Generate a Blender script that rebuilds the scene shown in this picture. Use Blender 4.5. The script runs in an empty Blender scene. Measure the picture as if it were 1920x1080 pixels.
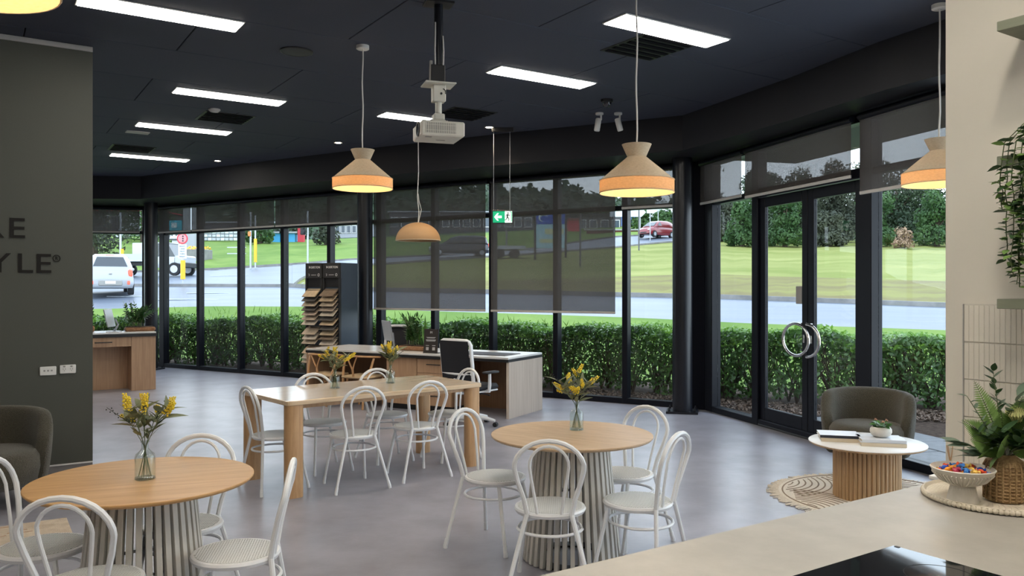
import bpy, bmesh, math, random
import numpy as np
from mathutils import Vector, Matrix, Euler, Quaternion
R = random.Random(7)
NR = np.random.default_rng(11)
S = bpy.context.scene
COL = S.collection
PI = math.pi

# ------------------------------------------------------------------ camera, sky, exposure
F, CZ = 1525.0, 1.68                       # focal length in pixels of a 1920 wide frame, eye height
cam = bpy.data.objects.new('camera', bpy.data.cameras.new('camera'))
COL.objects.link(cam)
cam.location = (0, 0, CZ)
cam.rotation_euler = (PI / 2, 0, 0)
cam.data.sensor_width = 36
cam.data.lens = 36 * F / 1920
cam.data.clip_start = .05
cam.data.clip_end = 2000
S.camera = cam
S.view_settings.view_transform = 'Standard'
S.view_settings.look = 'None'
S.view_settings.gamma = 1
S.view_settings.use_curve_mapping = False
S.view_settings.exposure = 0.95
S.cycles.use_denoising = True
S.cycles.max_bounces = 7
S.cycles.diffuse_bounces = 3
S.cycles.transparent_max_bounces = 24
S.cycles.caustics_reflective = False
S.cycles.caustics_refractive = False
S.cycles.sample_clamp_indirect = 6
SKY = 2.4
PANEL = 14.5
BULB = 5.0
KITCH = 25.0

W = bpy.data.worlds.new('overcast sky')
S.world = W
W.use_nodes = True
nt = W.node_tree
nt.nodes.clear()
o_ = nt.nodes.new('ShaderNodeOutputWorld')
bg = nt.nodes.new('ShaderNodeBackground')
tc = nt.nodes.new('ShaderNodeTexCoord')
sx = nt.nodes.new('ShaderNodeSeparateXYZ')
rp = nt.nodes.new('ShaderNodeValToRGB')
rp.color_ramp.elements[0].position = 0.0
rp.color_ramp.elements[0].color = (.80, .90, 1.0, 1)
rp.color_ramp.elements[1].position = .8
rp.color_ramp.elements[1].color = (.62, .74, .93, 1)
nt.links.new(tc.outputs['Generated'], sx.inputs[0])
nt.links.new(sx.outputs['Z'], rp.inputs[0])
nt.links.new(rp.outputs[0], bg.inputs[0])
bg.inputs[1].default_value = SKY
nt.links.new(bg.outputs[0], o_.inputs[0])


# ------------------------------------------------------------------ placing helpers
def at(px, py, z):
    """world point of the photograph's pixel px, py on the level plane z"""
    Y = F * (z - CZ) / (540 - py)
    return Vector(((px - 960) / F * Y, Y, z))


def ay(px, Y, z=0.0):
    return Vector(((px - 960) / F * Y, Y, z))


def zy(py, Y):
    return CZ + (540 - py) / F * Y


TH = math.radians(33.4)                    # the room's own axes
U = Vector((math.cos(TH), math.sin(TH), 0))
V = Vector((-math.sin(TH), math.cos(TH), 0))
CEIL, SOF = 3.88, 3.43


# ------------------------------------------------------------------ mesh helpers
class MB:
    def __init__(s):
        s.v, s.f = [], []

    def add(s, vs, fs, M=None):
        b = len(s.v)
        s.v += [tuple(M @ Vector(p)) if M is not None else tuple(p) for p in vs]
        s.f += [tuple(i + b for i in f) for f in fs]
        return s

    def box(s, c, d, bev=0.0, M=None):
        hx, hy, hz = d[0] / 2, d[1] / 2, d[2] / 2
        b = min(bev, hx * .98, hy * .98, hz * .98)
        cx, cy, cz = c
        if b <= 0:
            vs = [(cx + i * hx, cy + j * hy, cz + k * hz) for k in (-1, 1) for j in (-1, 1) for i in (-1, 1)]
            return s.add(vs, [(0, 2, 3, 1), (4, 5, 7, 6), (0, 1, 5, 4), (2, 6, 7, 3), (0, 4, 6, 2), (1, 3, 7, 5)], M)
        vs, ix = [], {}
        for k in (-1, 1):
            for j in (-1, 1):
                for i in (-1, 1):
                    for a in range(3):
                        p = [i * (hx - b), j * (hy - b), k * (hz - b)]
                        p[a] = (i, j, k)[a] * (hx, hy, hz)[a]
                        ix[(i, j, k, a)] = len(vs)
                        vs.append((cx + p[0], cy + p[1], cz + p[2]))
        fs = []
        cyc = [(-1, -1), (1, -1), (1, 1), (-1, 1)]
        for a in range(3):
            for sg in (-1, 1):
                q = []
                for (m, n) in cyc:
                    t = [0, 0, 0]
                    t[a] = sg
                    t[(a + 1) % 3] = m
                    t[(a + 2) % 3] = n
                    q.append(ix[(t[0], t[1], t[2], a)])
                fs.append(tuple(q if sg > 0 else q[::-1]))
        for a in range(3):
            a1, a2 = (a + 1) % 3, (a + 2) % 3
            for m in (-1, 1):
                for n in (-1, 1):
                    t0, t1 = [0, 0, 0], [0, 0, 0]
                    t0[a], t1[a] = -1, 1
                    for t in (t0, t1):
                        t[a1], t[a2] = m, n
                    q = [ix[(*t0, a1)], ix[(*t1, a1)], ix[(*t1, a2)], ix[(*t0, a2)]]
                    fs.append(tuple(q[::-1] if m * n > 0 else q))
        for k in (-1, 1):
            for j in (-1, 1):
                for i in (-1, 1):
                    q = [ix[(i, j, k, a)] for a in range(3)]
                    fs.append(tuple(q if i * j * k > 0 else q[::-1]))
        return s.add(vs, fs, M)

    def tube(s, pts, r, n=8, closed=False, M=None, flat=1.0):
        P = [Vector(p) for p in pts]
        m = len(P)
        rr = r if isinstance(r, (list, tuple)) else [r] * m
        vs, fs = [], []
        prev = None
        for i, p in enumerate(P):
            if closed:
                t = P[(i + 1) % m] - P[i - 1]
            else:
                t = P[min(i + 1, m - 1)] - P[max(i - 1, 0)]
            t.normalize()
            if prev is None:
                a = Vector((0, 0, 1)) if abs(t.z) < .9 else Vector((1, 0, 0))
                x = t.cross(a).normalized()
            else:
                x = (prev - t * prev.dot(t)).normalized()
            prev = x
            y = t.cross(x)
            for k in range(n):
                g = 2 * PI * k / n
                vs.append(p + x * (math.cos(g) * rr[i]) + y * (math.sin(g) * rr[i] * flat))
        for i in range(m if closed else m - 1):
            j = (i + 1) % m
            for k in range(n):
                l = (k + 1) % n
                fs.append((i * n + k, i * n + l, j * n + l, j * n + k))
        if not closed:
            fs.append(tuple(range(n))[::-1])
            fs.append(tuple((m - 1) * n + k for k in range(n)))
        return s.add(vs, fs, M)

    def lathe(s, prof, n=24, M=None, cap=True, a0=0.0):
        vs, fs = [], []
        m = len(prof)
        for (r, z) in prof:
            for k in range(n):
                g = 2 * PI * k / n + a0
                vs.append((r * math.cos(g), r * math.sin(g), z))
        for i in range(m - 1):
            for k in range(n):
                l = (k + 1) % n
                fs.append((i * n + k, i * n + l, (i + 1) * n + l, (i + 1) * n + k))
        if cap:
            if prof[0][0] > 1e-6:
                fs.append(tuple(range(n))[::-1])
            if prof[-1][0] > 1e-6:
                fs.append(tuple((m - 1) * n + k for k in range(n)))
        return s.add(vs, fs, M)

    def prism(s, poly, z0, z1, M=None):
        n = len(poly)
        vs = [(p[0], p[1], z0) for p in poly] + [(p[0], p[1], z1) for p in poly]
        fs = [tuple(range(n))[::-1], tuple(range(n, 2 * n))]
        fs += [(i, (i + 1) % n, n + (i + 1) % n, n + i) for i in range(n)]
        return s.add(vs, fs, M)

    def grid(s, rows, M=None, closed=False):
        m, n = len(rows), len(rows[0])
        vs = [p for r in rows for p in r]
        fs = []
        for i in range(m - 1):
            for k in range(n if closed else n - 1):
                l = (k + 1) % n
                fs.append((i * n + k, i * n + l, (i + 1) * n + l, (i + 1) * n + k))
        return s.add(vs, fs, M)

    def mesh(s, name, m, smooth=True, ang=40):
        me = bpy.data.meshes.new(name)
        me.from_pydata(s.v, [], s.f)
        me.materials.append(m)
        bm = bmesh.new()
        bm.from_mesh(me)
        bmesh.ops.recalc_face_normals(bm, faces=bm.faces)
        bm.to_mesh(me)
        bm.free()
        if smooth:
            me.polygons.foreach_set('use_smooth', [True] * len(me.polygons))
            me.set_sharp_from_angle(angle=math.radians(ang))
        me.update()
        return me

    def build(s, name, m, parent=None, smooth=True, ang=40):
        return ob(name, s.mesh(name, m, smooth, ang), parent)


def ob(name, me, parent=None, loc=None, rot=None, sc=None):
    o = bpy.data.objects.new(name, me)
    COL.objects.link(o)
    if parent is not None:
        o.parent = parent
    if loc is not None:
        o.location = loc
    if rot is not None:
        o.rotation_euler = rot
    if sc is not None:
        o.scale = sc
    return o


def thing(name, label, cat, loc=(0, 0, 0), rz=0.0, group=None):
    o = ob(name, None, None, loc, (0, 0, rz))
    return tag(o, label, cat, group)


def tag(o, label, cat, group=None):
    o['label'] = label
    o['category'] = cat
    if group:
        o['group'] = group
    return o


def struct(o):
    o['kind'] = 'structure'
    return o


def sempty(name, loc=(0, 0, 0), rz=0.0):
    return struct(ob(name, None, None, loc, (0, 0, rz)))


def dup(o, parent=None):
    c = o.copy()
    COL.objects.link(c)
    if parent is not None:
        c.parent = parent
    for ch in list(o.children):
        dup(ch, c)
    return c


def quadcloud(name, pts, nrm, size, m, parent=None, aspect=.5, flop=.35, stuff=True, drop=0.0):
    """one mesh of many separate pointed leaves"""
    n = len(pts)
    nrm = nrm + NR.normal(0, .45, (n, 3))
    nrm /= np.linalg.norm(nrm, axis=1)[:, None] + 1e-9
    d = NR.normal(0, 1, (n, 3))
    d[:, 2] -= drop
    d -= nrm * (d * nrm).sum(1)[:, None]
    d /= np.linalg.norm(d, axis=1)[:, None] + 1e-9
    b = np.cross(nrm, d)
    L = (size * NR.uniform(.6, 1.3, n))[:, None]
    v = np.empty((n, 4, 3))
    v[:, 0] = pts - d * L * .5
    v[:, 1] = pts + b * L * aspect * .5 - nrm * L * flop * .2
    v[:, 2] = pts + d * L * .5 - nrm * L * flop * .3
    v[:, 3] = pts - b * L * aspect * .5 - nrm * L * flop * .2
    me = bpy.data.meshes.new(name)
    me.vertices.add(4 * n)
    me.vertices.foreach_set('co', v.reshape(-1))
    me.loops.add(4 * n)
    me.loops.foreach_set('vertex_index', np.arange(4 * n, dtype=np.int32))
    me.polygons.add(n)
    me.polygons.foreach_set('loop_start', np.arange(0, 4 * n, 4, dtype=np.int32))
    me.update(calc_edges=True)
    me.materials.append(m)
    o = ob(name, me, parent)
    if stuff:
        o['kind'] = 'stuff'
    return o


# ------------------------------------------------------------------ materials
def newmat(name):
    m = bpy.data.materials.new(name)
    m.use_nodes = True
    t = m.node_tree
    return m, t, t.nodes['Principled BSDF']


def mat(name, c, rough=.5, metal=0.0, spec=.5, var=None, vscale=8.0, bump=0.0, bscale=60.0, stretch=None, sheen=0.0, coat=0.0, detail=4.0):
    m, t, p = newmat(name)
    p.inputs['Base Color'].default_value = (*c, 1)
    p.inputs['Roughness'].default_value = rough
    p.inputs['Metallic'].default_value = metal
    p.inputs['Specular IOR Level'].default_value = spec
    p.inputs['Sheen Weight'].default_value = sheen
    p.inputs['Coat Weight'].default_value = coat
    co = None
    if var or bump:
        tcn = t.nodes.new('ShaderNodeTexCoord')
        mp = t.nodes.new('ShaderNodeMapping')
        if stretch:
            mp.inputs['Scale'].default_value = stretch
        t.links.new(tcn.outputs['Object'], mp.inputs[0])
        co = mp.outputs[0]
    if var:
        n = t.nodes.new('ShaderNodeTexNoise')
        n.inputs['Scale'].default_value = vscale
        n.inputs['Detail'].default_value = detail
        n.inputs['Roughness'].default_value = .6
        r = t.nodes.new('ShaderNodeValToRGB')
        r.color_ramp.elements[0].position = .36
        r.color_ramp.elements[0].color = (*c, 1)
        r.color_ramp.elements[1].position = .64
        r.color_ramp.elements[1].color = (*var, 1)
        t.links.new(co, n.inputs['Vector'])
        t.links.new(n.outputs['Fac'], r.inputs[0])
        t.links.new(r.outputs[0], p.inputs['Base Color'])
    if bump:
        n = t.nodes.new('ShaderNodeTexNoise')
        n.inputs['Scale'].default_value = bscale
        n.inputs['Detail'].default_value = 3
        b = t.nodes.new('ShaderNodeBump')
        b.inputs['Strength'].default_value = bump
        b.inputs['Distance'].default_value = .01
        t.links.new(co, n.inputs['Vector'])
        t.links.new(n.outputs['Fac'], b.inputs['Height'])
        t.links.new(b.outputs[0], p.inputs['Normal'])
    return m


def emis(name, c, s):
    m, t, p = newmat(name)
    p.inputs['Base Color'].default_value = (*c, 1)
    p.inputs['Emission Color'].default_value = (*c, 1)
    p.inputs['Emission Strength'].default_value = s
    return m


def leafmat(name, c1, c2, scale=3.0, trans=.35, rough=.45):
    m, t, p = newmat(name)
    out = t.nodes['Material Output']
    tcn = t.nodes.new('ShaderNodeTexCoord')
    n = t.nodes.new('ShaderNodeTexNoise')
    n.inputs['Scale'].default_value = scale
    n.inputs['Detail'].default_value = 5
    r = t.nodes.new('ShaderNodeValToRGB')
    r.color_ramp.elements[0].position = .35
    r.color_ramp.elements[0].color = (*c1, 1)
    r.color_ramp.elements[1].position = .65
    r.color_ramp.elements[1].color = (*c2, 1)
    t.links.new(tcn.outputs['Object'], n.inputs['Vector'])
    t.links.new(n.outputs['Fac'], r.inputs[0])
    t.links.new(r.outputs[0], p.inputs['Base Color'])
    p.inputs['Roughness'].default_value = rough
    p.inputs['Specular IOR Level'].default_value = .35
    tr = t.nodes.new('ShaderNodeBsdfTranslucent')
    t.links.new(r.outputs[0], tr.inputs[0])
    mx = t.nodes.new('ShaderNodeMixShader')
    mx.inputs[0].default_value = trans
    t.links.new(p.outputs[0], mx.inputs[1])
    t.links.new(tr.outputs[0], mx.inputs[2])
    t.links.new(mx.outputs[0], out.inputs['Surface'])
    return m


def seethrough(name, tint, gloss_ior=1.45, rough=0.0):
    m, t, p = newmat(name)
    out = t.nodes['Material Output']
    t.nodes.remove(p)
    tr = t.nodes.new('ShaderNodeBsdfTransparent')
    tr.inputs[0].default_value = (*tint, 1)
    g = t.nodes.new('ShaderNodeBsdfGlossy')
    g.inputs['Roughness'].default_value = rough
    lw = t.nodes.new('ShaderNodeLayerWeight')
    lw.inputs[0].default_value = .5
    pw = t.nodes.new('ShaderNodeMath')
    pw.operation = 'POWER'
    pw.inputs[1].default_value = 5
    t.links.new(lw.outputs['Facing'], pw.inputs[0])
    fr = t.nodes.new('ShaderNodeMath')
    fr.operation = 'MULTIPLY_ADD'
    f0 = ((gloss_ior - 1) / (gloss_ior + 1)) ** 2
    fr.inputs[1].default_value = .75 - f0
    fr.inputs[2].default_value = f0
    t.links.new(pw.outputs[0], fr.inputs[0])
    mx = t.nodes.new('ShaderNodeMixShader')
    t.links.new(fr.outputs[0], mx.inputs[0])
    t.links.new(tr.outputs[0], mx.inputs[1])
    t.links.new(g.outputs[0], mx.inputs[2])
    t.links.new(mx.outputs[0], out.inputs['Surface'])
    return m


def screenfabric(name, c, openness):
    m, t, p = newmat(name)
    out = t.nodes['Material Output']
    t.nodes.remove(p)
    tr = t.nodes.new('ShaderNodeBsdfTransparent')
    d = t.nodes.new('ShaderNodeBsdfDiffuse')
    d.inputs[0].default_value = (*c, 1)
    tl = t.nodes.new('ShaderNodeBsdfTranslucent')
    tl.inputs[0].default_value = (*c, 1)
    m1 = t.nodes.new('ShaderNodeMixShader')
    m1.inputs[0].default_value = .35
    t.links.new(d.outputs[0], m1.inputs[1])
    t.links.new(tl.outputs[0], m1.inputs[2])
    mx = t.nodes.new('ShaderNodeMixShader')
    mx.inputs[0].default_value = 1 - openness
    t.links.new(tr.outputs[0], mx.inputs[1])
    t.links.new(m1.outputs[0], mx.inputs[2])
    t.links.new(mx.outputs[0], out.inputs['Surface'])
    return m


def shadefabric(name, c, trans, scale=220.0):
    m, t, p = newmat(name)
    out = t.nodes['Material Output']
    tcn = t.nodes.new('ShaderNodeTexCoord')
    n = t.nodes.new('ShaderNodeTexNoise')
    n.inputs['Scale'].default_value = scale
    mp = t.nodes.new('ShaderNodeMapping')
    mp.inputs['Scale'].default_value = (.35, .35, 1.5)
    r = t.nodes.new('ShaderNodeValToRGB')
    r.color_ramp.elements[0].color = (c[0] * .75, c[1] * .72, c[2] * .68, 1)
    r.color_ramp.elements[1].color = (min(1, c[0] * 1.15), min(1, c[1] * 1.15), min(1, c[2] * 1.15), 1)
    t.links.new(tcn.outputs['Object'], mp.inputs[0])
    t.links.new(mp.outputs[0], n.inputs['Vector'])
    t.links.new(n.outputs['Fac'], r.inputs[0])
    d = t.nodes.new('ShaderNodeBsdfDiffuse')
    tl = t.nodes.new('ShaderNodeBsdfTranslucent')
    t.links.new(r.outputs[0], d.inputs[0])
    t.links.new(r.outputs[0], tl.inputs[0])
    mx = t.nodes.new('ShaderNodeMixShader')
    mx.inputs[0].default_value = trans
    t.links.new(d.outputs[0], mx.inputs[1])
    t.links.new(tl.outputs[0], mx.inputs[2])
    t.links.new(mx.outputs[0], out.inputs['Surface'])
    return m


def wood(name, c1, c2, along=(1, 14, 14), scale=2.2, rough=.45, coat=0.0, bump=.05):
    m, t, p = newmat(name)
    tcn = t.nodes.new('ShaderNodeTexCoord')
    mp = t.nodes.new('ShaderNodeMapping')
    mp.inputs['Scale'].default_value = along
    t.links.new(tcn.outputs['Object'], mp.inputs[0])
    n = t.nodes.new('ShaderNodeTexNoise')
    n.inputs['Scale'].default_value = scale
    n.inputs['Detail'].default_value = 8
    n.inputs['Roughness'].default_value = .65
    n.inputs['Distortion'].default_value = .6
    r = t.nodes.new('ShaderNodeValToRGB')
    r.color_ramp.elements[0].position = .3
    r.color_ramp.elements[0].color = (*c1, 1)
    r.color_ramp.elements[1].position = .68
    r.color_ramp.elements[1].color = (*c2, 1)
    t.links.new(mp.outputs[0], n.inputs['Vector'])
    t.links.new(n.outputs['Fac'], r.inputs[0])
    t.links.new(r.outputs[0], p.inputs['Base Color'])
    p.inputs['Roughness'].default_value = rough
    p.inputs['Coat Weight'].default_value = coat
    p.inputs['Coat Roughness'].default_value = .15
    b = t.nodes.new('ShaderNodeBump')
    b.inputs['Strength'].default_value = bump
    b.inputs['Distance'].default_value = .002
    t.links.new(n.outputs['Fac'], b.inputs['Height'])
    t.links.new(b.outputs[0], p.inputs['Normal'])
    return m


M = {}
M['floor'] = mat('floor vinyl', (.245, .240, .275), .33, var=(.33, .328, .375), vscale=2.2, spec=.5, bump=.03, bscale=35, detail=8)
M['ceil'] = mat('ceiling black', (.055, .062, .086), .75, spec=.25, bump=.15, bscale=90)
M['ceilback'] = mat('ceiling void', (.006, .006, .008), .9, spec=.1)
M['bulk'] = mat('bulkhead black', (.015, .0155, .020), .6, spec=.3, bump=.1, bscale=120)
M['frame'] = mat('black aluminium', (.005, .006, .011), .38, spec=.22)
M['column'] = mat('black steel paint', (.006, .007, .012), .32, spec=.45)
M['glass'] = seethrough('window glass', (.955, .975, .97), 1.32)
M['bottle'] = seethrough('bottle glass', (.93, .96, .95), 1.6)
M['blind'] = screenfabric('screen fabric', (.12, .110, .104), .29)
M['rail'] = mat('blind rail', (.55, .53, .50), .4)
M['green'] = mat('dark green wall paint', (.076, .079, .066), .6, var=(.080, .083, .070), vscale=120, spec=.3)
M['greylight'] = mat('light grey trim', (.42, .41, .40), .5)
M['skirt'] = mat('grey skirting', (.20, .19, .19), .5)
M['letter'] = mat('dark bronze letters', (.013, .011, .010), .5, spec=.2)
M['white'] = mat('white plastic', (.72, .71, .68), .35)
M['black'] = mat('black plastic', (.012, .012, .014), .45)
M['beige'] = mat('warm white wall', (.66, .625, .55), .6, spec=.3)
M['tile'] = mat('glazed white tile', (.67, .635, .56), .35)
M['grout'] = mat('grout', (.55, .52, .46), .7)
M['shelf'] = wood('sage shelf', (.20, .215, .155), (.235, .25, .18), (1, 10, 10), 3, .5)
M['bench'] = mat('stone bench', (.36, .34, .305), .42, var=(.41, .39, .35), vscale=6, spec=.4, detail=8)
M['hob'] = mat('black glass hob', (.008, .009, .012), .04, spec=.6)
M['oak'] = wood('honey oak top', (.44, .235, .085), (.60, .36, .15), (1.2, 16, 16), 2.4, .42)
M['oakring'] = wood('dark honey edge', (.28, .14, .045), (.36, .19, .07), (2, 2, 14), 2.4, .5)
M['oak2'] = wood('pale oak top', (.46, .31, .175), (.62, .45, .29), (2, 16, 16), 2.4, .42)
M['ash'] = wood('lacquered ash', (.58, .41, .24), (.76, .58, .39), (1.2, 18, 18), 2.2, .16, .35)
M['ashleg'] = wood('ash leg', (.42, .235, .105), (.58, .36, .185), (14, 14, 1.2), 2.2, .4)
M['slat'] = mat('cream painted slat', (.60, .575, .52), .45)
M['chair'] = mat('white powder coat', (.78, .79, .80), .3)
M['deskwood'] = wood('desk veneer', (.38, .225, .13), (.52, .335, .20), (16, 16, .8), 2.0, .45)
M['deskpale'] = wood('pale grey veneer', (.42, .34, .27), (.62, .53, .45), (26, 26, .5), 2.2, .45)
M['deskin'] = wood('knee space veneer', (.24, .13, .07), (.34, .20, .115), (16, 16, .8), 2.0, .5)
M['stone'] = mat('white marble top', (.72, .71, .70), .22, var=(.80, .79, .78), vscale=3)
M['mono'] = mat('monitor silver', (.33, .35, .39), .4, metal=.2)
M['mesh'] = mat('black mesh', (.012, .013, .018), .8)
M['boucle'] = mat('olive boucle', (.050, .045, .032), .95, var=(.095, .086, .062), vscale=160, bump=.8, bscale=160, sheen=.25, spec=.2)
M['rug'] = mat('cream wool rug', (.66, .60, .51), .95, var=(.76, .70, .61), vscale=90, bump=.5, bscale=200, spec=.1)
M['rugline'] = mat('brown carved line', (.28, .22, .165), .95, spec=.1)
M['rugpat'] = mat('sand rug', (.50, .40, .30), .95, var=(.66, .56, .44), vscale=7, bump=.5, bscale=160, spec=.1)
M['flute'] = wood('fluted oak', (.34, .20, .095), (.60, .40, .215), (9, 9, .6), 2.4, .5)
M['tabletop'] = mat('white laminate top', (.80, .78, .75), .28)
M['chrome'] = mat('brushed steel', (.62, .60, .58), .25, metal=1)
M['brass'] = mat('dark hinge', (.06, .06, .06), .4, metal=.6)
M['linen'] = shadefabric('linen shade', (.62, .53, .40), .18, 160)
M['burlap'] = shadefabric('burlap band', (.78, .60, .40), .55, 140)
M['dome'] = mat('tan dome shade', (.42, .245, .11), .6, bump=.2, bscale=150)
M['cordw'] = mat('white cord', (.62, .60, .57), .5)
M['bulb'] = emis('warm bulb', (1, .74, .42), 40)
M['panel'] = emis('led panel', (1, .945, .85), PANEL)
M['downl'] = emis('downlight', (1, .84, .62), 22)
M['projw'] = mat('projector white', (.66, .64, .57), .4)
M['projg'] = mat('projector grey', (.30, .29, .27), .5)
M['lens'] = mat('lens glass', (.01, .012, .02), .05, spec=.8)
M['signg'] = emis('exit green', (.005, .32, .14), .55)
M['signw'] = emis('exit white', (.85, 1, .9), .9)
M['samp'] = [mat('stone sample %d' % i, c, .5, var=tuple(k * 1.25 for k in c), vscale=14) for i, c in enumerate(
    [(.42, .33, .22), (.07, .065, .06), (.40, .33, .25), (.38, .30, .24), (.16, .12, .085), (.46, .35, .23), (.30, .24, .19), (.50, .44, .36)])]
M['dispf'] = mat('display front', (.022, .022, .024), .5)
M['disps'] = mat('display side', (.06, .085, .12), .35)
M['ink'] = mat('white print', (.65, .65, .65), .6)
M['olive'] = leafmat('grey olive leaf', (.17, .20, .115), (.27, .30, .19), 14, .2, .6)
M['wattle'] = mat('yellow wattle', (.80, .58, .03), .8, var=(.88, .70, .07), vscale=60)
M['stem'] = mat('green stem', (.10, .13, .05), .6)
M['berry'] = mat('dark berry', (.03, .04, .03), .5)
M['zz'] = leafmat('glossy dark leaf', (.035, .10, .028), (.085, .185, .055), 9, .12, .28)
M['snake'] = leafmat('snake plant leaf', (.05, .15, .03), (.13, .28, .06), 12, .15, .35)
M['terra'] = mat('coir planter', (.22, .105, .05), .9, var=(.32, .17, .09), vscale=40, bump=.5, bscale=90)
M['fern'] = leafmat('fern green', (.13, .25, .06), (.25, .39, .11), 10, .25, .5)
M['deep'] = leafmat('deep green leaf', (.025, .065, .025), (.06, .12, .045), 10, .15, .4)
M['euc'] = leafmat('blue green leaf', (.11, .17, .12), (.21, .28, .20), 10, .2, .5)
M['protea'] = mat('yellow protea', (.50, .52, .20), .7, var=(.62, .60, .28), vscale=60)
M['wicker'] = mat('wicker weave', (.26, .16, .07), .75, var=(.42, .28, .14), vscale=60, bump=.4, bscale=140)
M['ceram'] = mat('cream ceramic', (.66, .59, .48), .5)
M['bowlw'] = mat('stone bowl', (.62, .58, .51), .6, var=(.68, .64, .57), vscale=30)
M['reed'] = mat('reed stick', (.52, .34, .20), .8)
M['book'] = mat('book cover white', (.66, .68, .72), .4)
M['bookd'] = mat('book spine navy', (.02, .022, .035), .4)
M['pages'] = mat('page edge', (.62, .52, .38), .8, var=(.68, .58, .44), vscale=4, stretch=(1, 1, 160))
M['candy'] = [mat('wrapper %d' % i, c, .25, spec=.6) for i, c in enumerate([(.75, .10, .03), (.03, .10, .55), (.85, .35, .04), (.55, .04, .10), (.06, .25, .70), (.85, .55, .12)])]
M['lawn'] = mat('lawn', (.095, .165, .03), .9, var=(.155, .225, .05), vscale=.35, spec=.1, bump=.6, bscale=6, detail=10)
M['lawnr'] = mat('dry lawn', (.155, .18, .042), .9, var=(.245, .25, .082), vscale=.30, spec=.1, bump=.6, bscale=5, detail=10, stretch=(.4, 1.4, 1))
M['road'] = mat('wet asphalt', (.088, .106, .138), .45, var=(.118, .138, .172), vscale=.6, spec=.3, detail=6, stretch=(.25, 1.5, 1))
M['dryg'] = mat('bare dry grass', (.20, .195, .062), .95, var=(.15, .125, .058), vscale=.5, spec=.1, bump=.6, bscale=5, detail=10, stretch=(.35, 1.6, 1))
M['kerb'] = mat('concrete kerb', (.16, .155, .15), .7, var=(.24, .23, .22), vscale=2)
M['mulch'] = mat('bark mulch', (.045, .032, .026), .95, spec=.04, var=(.09, .065, .05), vscale=14, bump=.8, bscale=30)
M['chip'] = mat('pale wood chip', (.26, .20, .16), .9, spec=.1, var=(.12, .08, .06), vscale=20)
M['paver'] = mat('grey paver', (.12, .125, .135), .55, var=(.16, .165, .175), vscale=9, bump=.2, bscale=60)
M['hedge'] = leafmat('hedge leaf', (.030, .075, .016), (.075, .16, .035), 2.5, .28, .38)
M['hedgetop'] = leafmat('fresh hedge leaf', (.12, .27, .032), (.23, .41, .065), 2.5, .35, .38)  # lighter copy of the hedge leaf, sky light on the top painted in
M['twig'] = mat('twig', (.085, .065, .05), .9, spec=.08)
M['tree1'] = leafmat('dark tree leaf', (.022, .042, .020), (.048, .078, .036), .5, .25, .6)
M['tree2'] = leafmat('mid tree leaf', (.035, .085, .025), (.075, .145, .042), .5, .3, .6)
M['tree3'] = leafmat('grey tree leaf', (.045, .055, .038), (.085, .095, .058), .5, .25, .7)
M['hillm'] = mat('wooded hill', (.045, .075, .045), .95, var=(.075, .11, .06), vscale=.05, spec=.05, detail=10)
M['carw'] = mat('white car paint', (.40, .42, .45), .2, coat=.5)
M['carr'] = mat('dark red car paint', (.20, .015, .02), .2, coat=.5)
M['card'] = mat('charcoal car paint', (.02, .02, .025), .2, coat=.5)
M['carg'] = mat('car glass', (.02, .028, .035), .06, spec=.8)
M['tyre'] = mat('tyre', (.015, .015, .016), .8)
M['tail'] = emis('tail light', (.9, .10, .06), .6)
M['plate'] = mat('plate', (.75, .75, .70), .5)
M['yellow'] = mat('yellow sleeve', (.85, .45, .02), .5)
M['galv'] = mat('galvanised steel', (.45, .47, .50), .4, metal=.4)
M['red'] = mat('sign red', (.55, .03, .05), .5)
M['teal'] = mat('sign teal', (.02, .42, .55), .5)
M['signblue'] = mat('sign blue', (.03, .10, .45), .5)
M['signpale'] = mat('sign pale', (.38, .62, .70), .5)
M['signyel'] = mat('sign sand', (.62, .60, .32), .5)
M['plaque'] = mat('sign white', (.72, .80, .85), .5)
M['darkwall'] = mat('charcoal wall', (.09, .09, .10), .7)
M['bluewall'] = mat('blue weatherboard', (.05, .17, .52), .6)
M['whiteroof'] = mat('pale roof', (.72, .74, .76), .5)
M['greywall'] = mat('grey wall', (.34, .35, .37), .7)
M['skip'] = mat('blue container', (.06, .36, .66), .5)
M['brickred'] = mat('red brown wall', (.26, .09, .075), .8)
M['window'] = mat('distant window', (.06, .08, .10), .15)
M['orange'] = mat('orange', (.8, .22, .05), .5)
# ================================================================== room shell
def frame_of(p0, d):
    """location and z rotation of a wall frame: local x along the wall, local y outward"""
    return (p0[0], p0[1], 0), math.atan2(d[1], d[0])


CORN = Vector((-7.77, 17.50, 0))
V1 = Vector((2.662, 11.208, 0))
DL = (V1 - CORN).normalized()
DR = Vector((.272, -.962, 0)).normalized()
DW = Vector((5.73, 1.1, 0)).normalized()
W0 = CORN - DW * 6.2
REND = V1 + DR * 8.3


def s_on(p0, d, px):
    """distance along a wall line at which the photo's column px meets it"""
    k = (px - 960) / F
    return (k * p0.y - p0.x) / (d.x - k * d.y)


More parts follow.
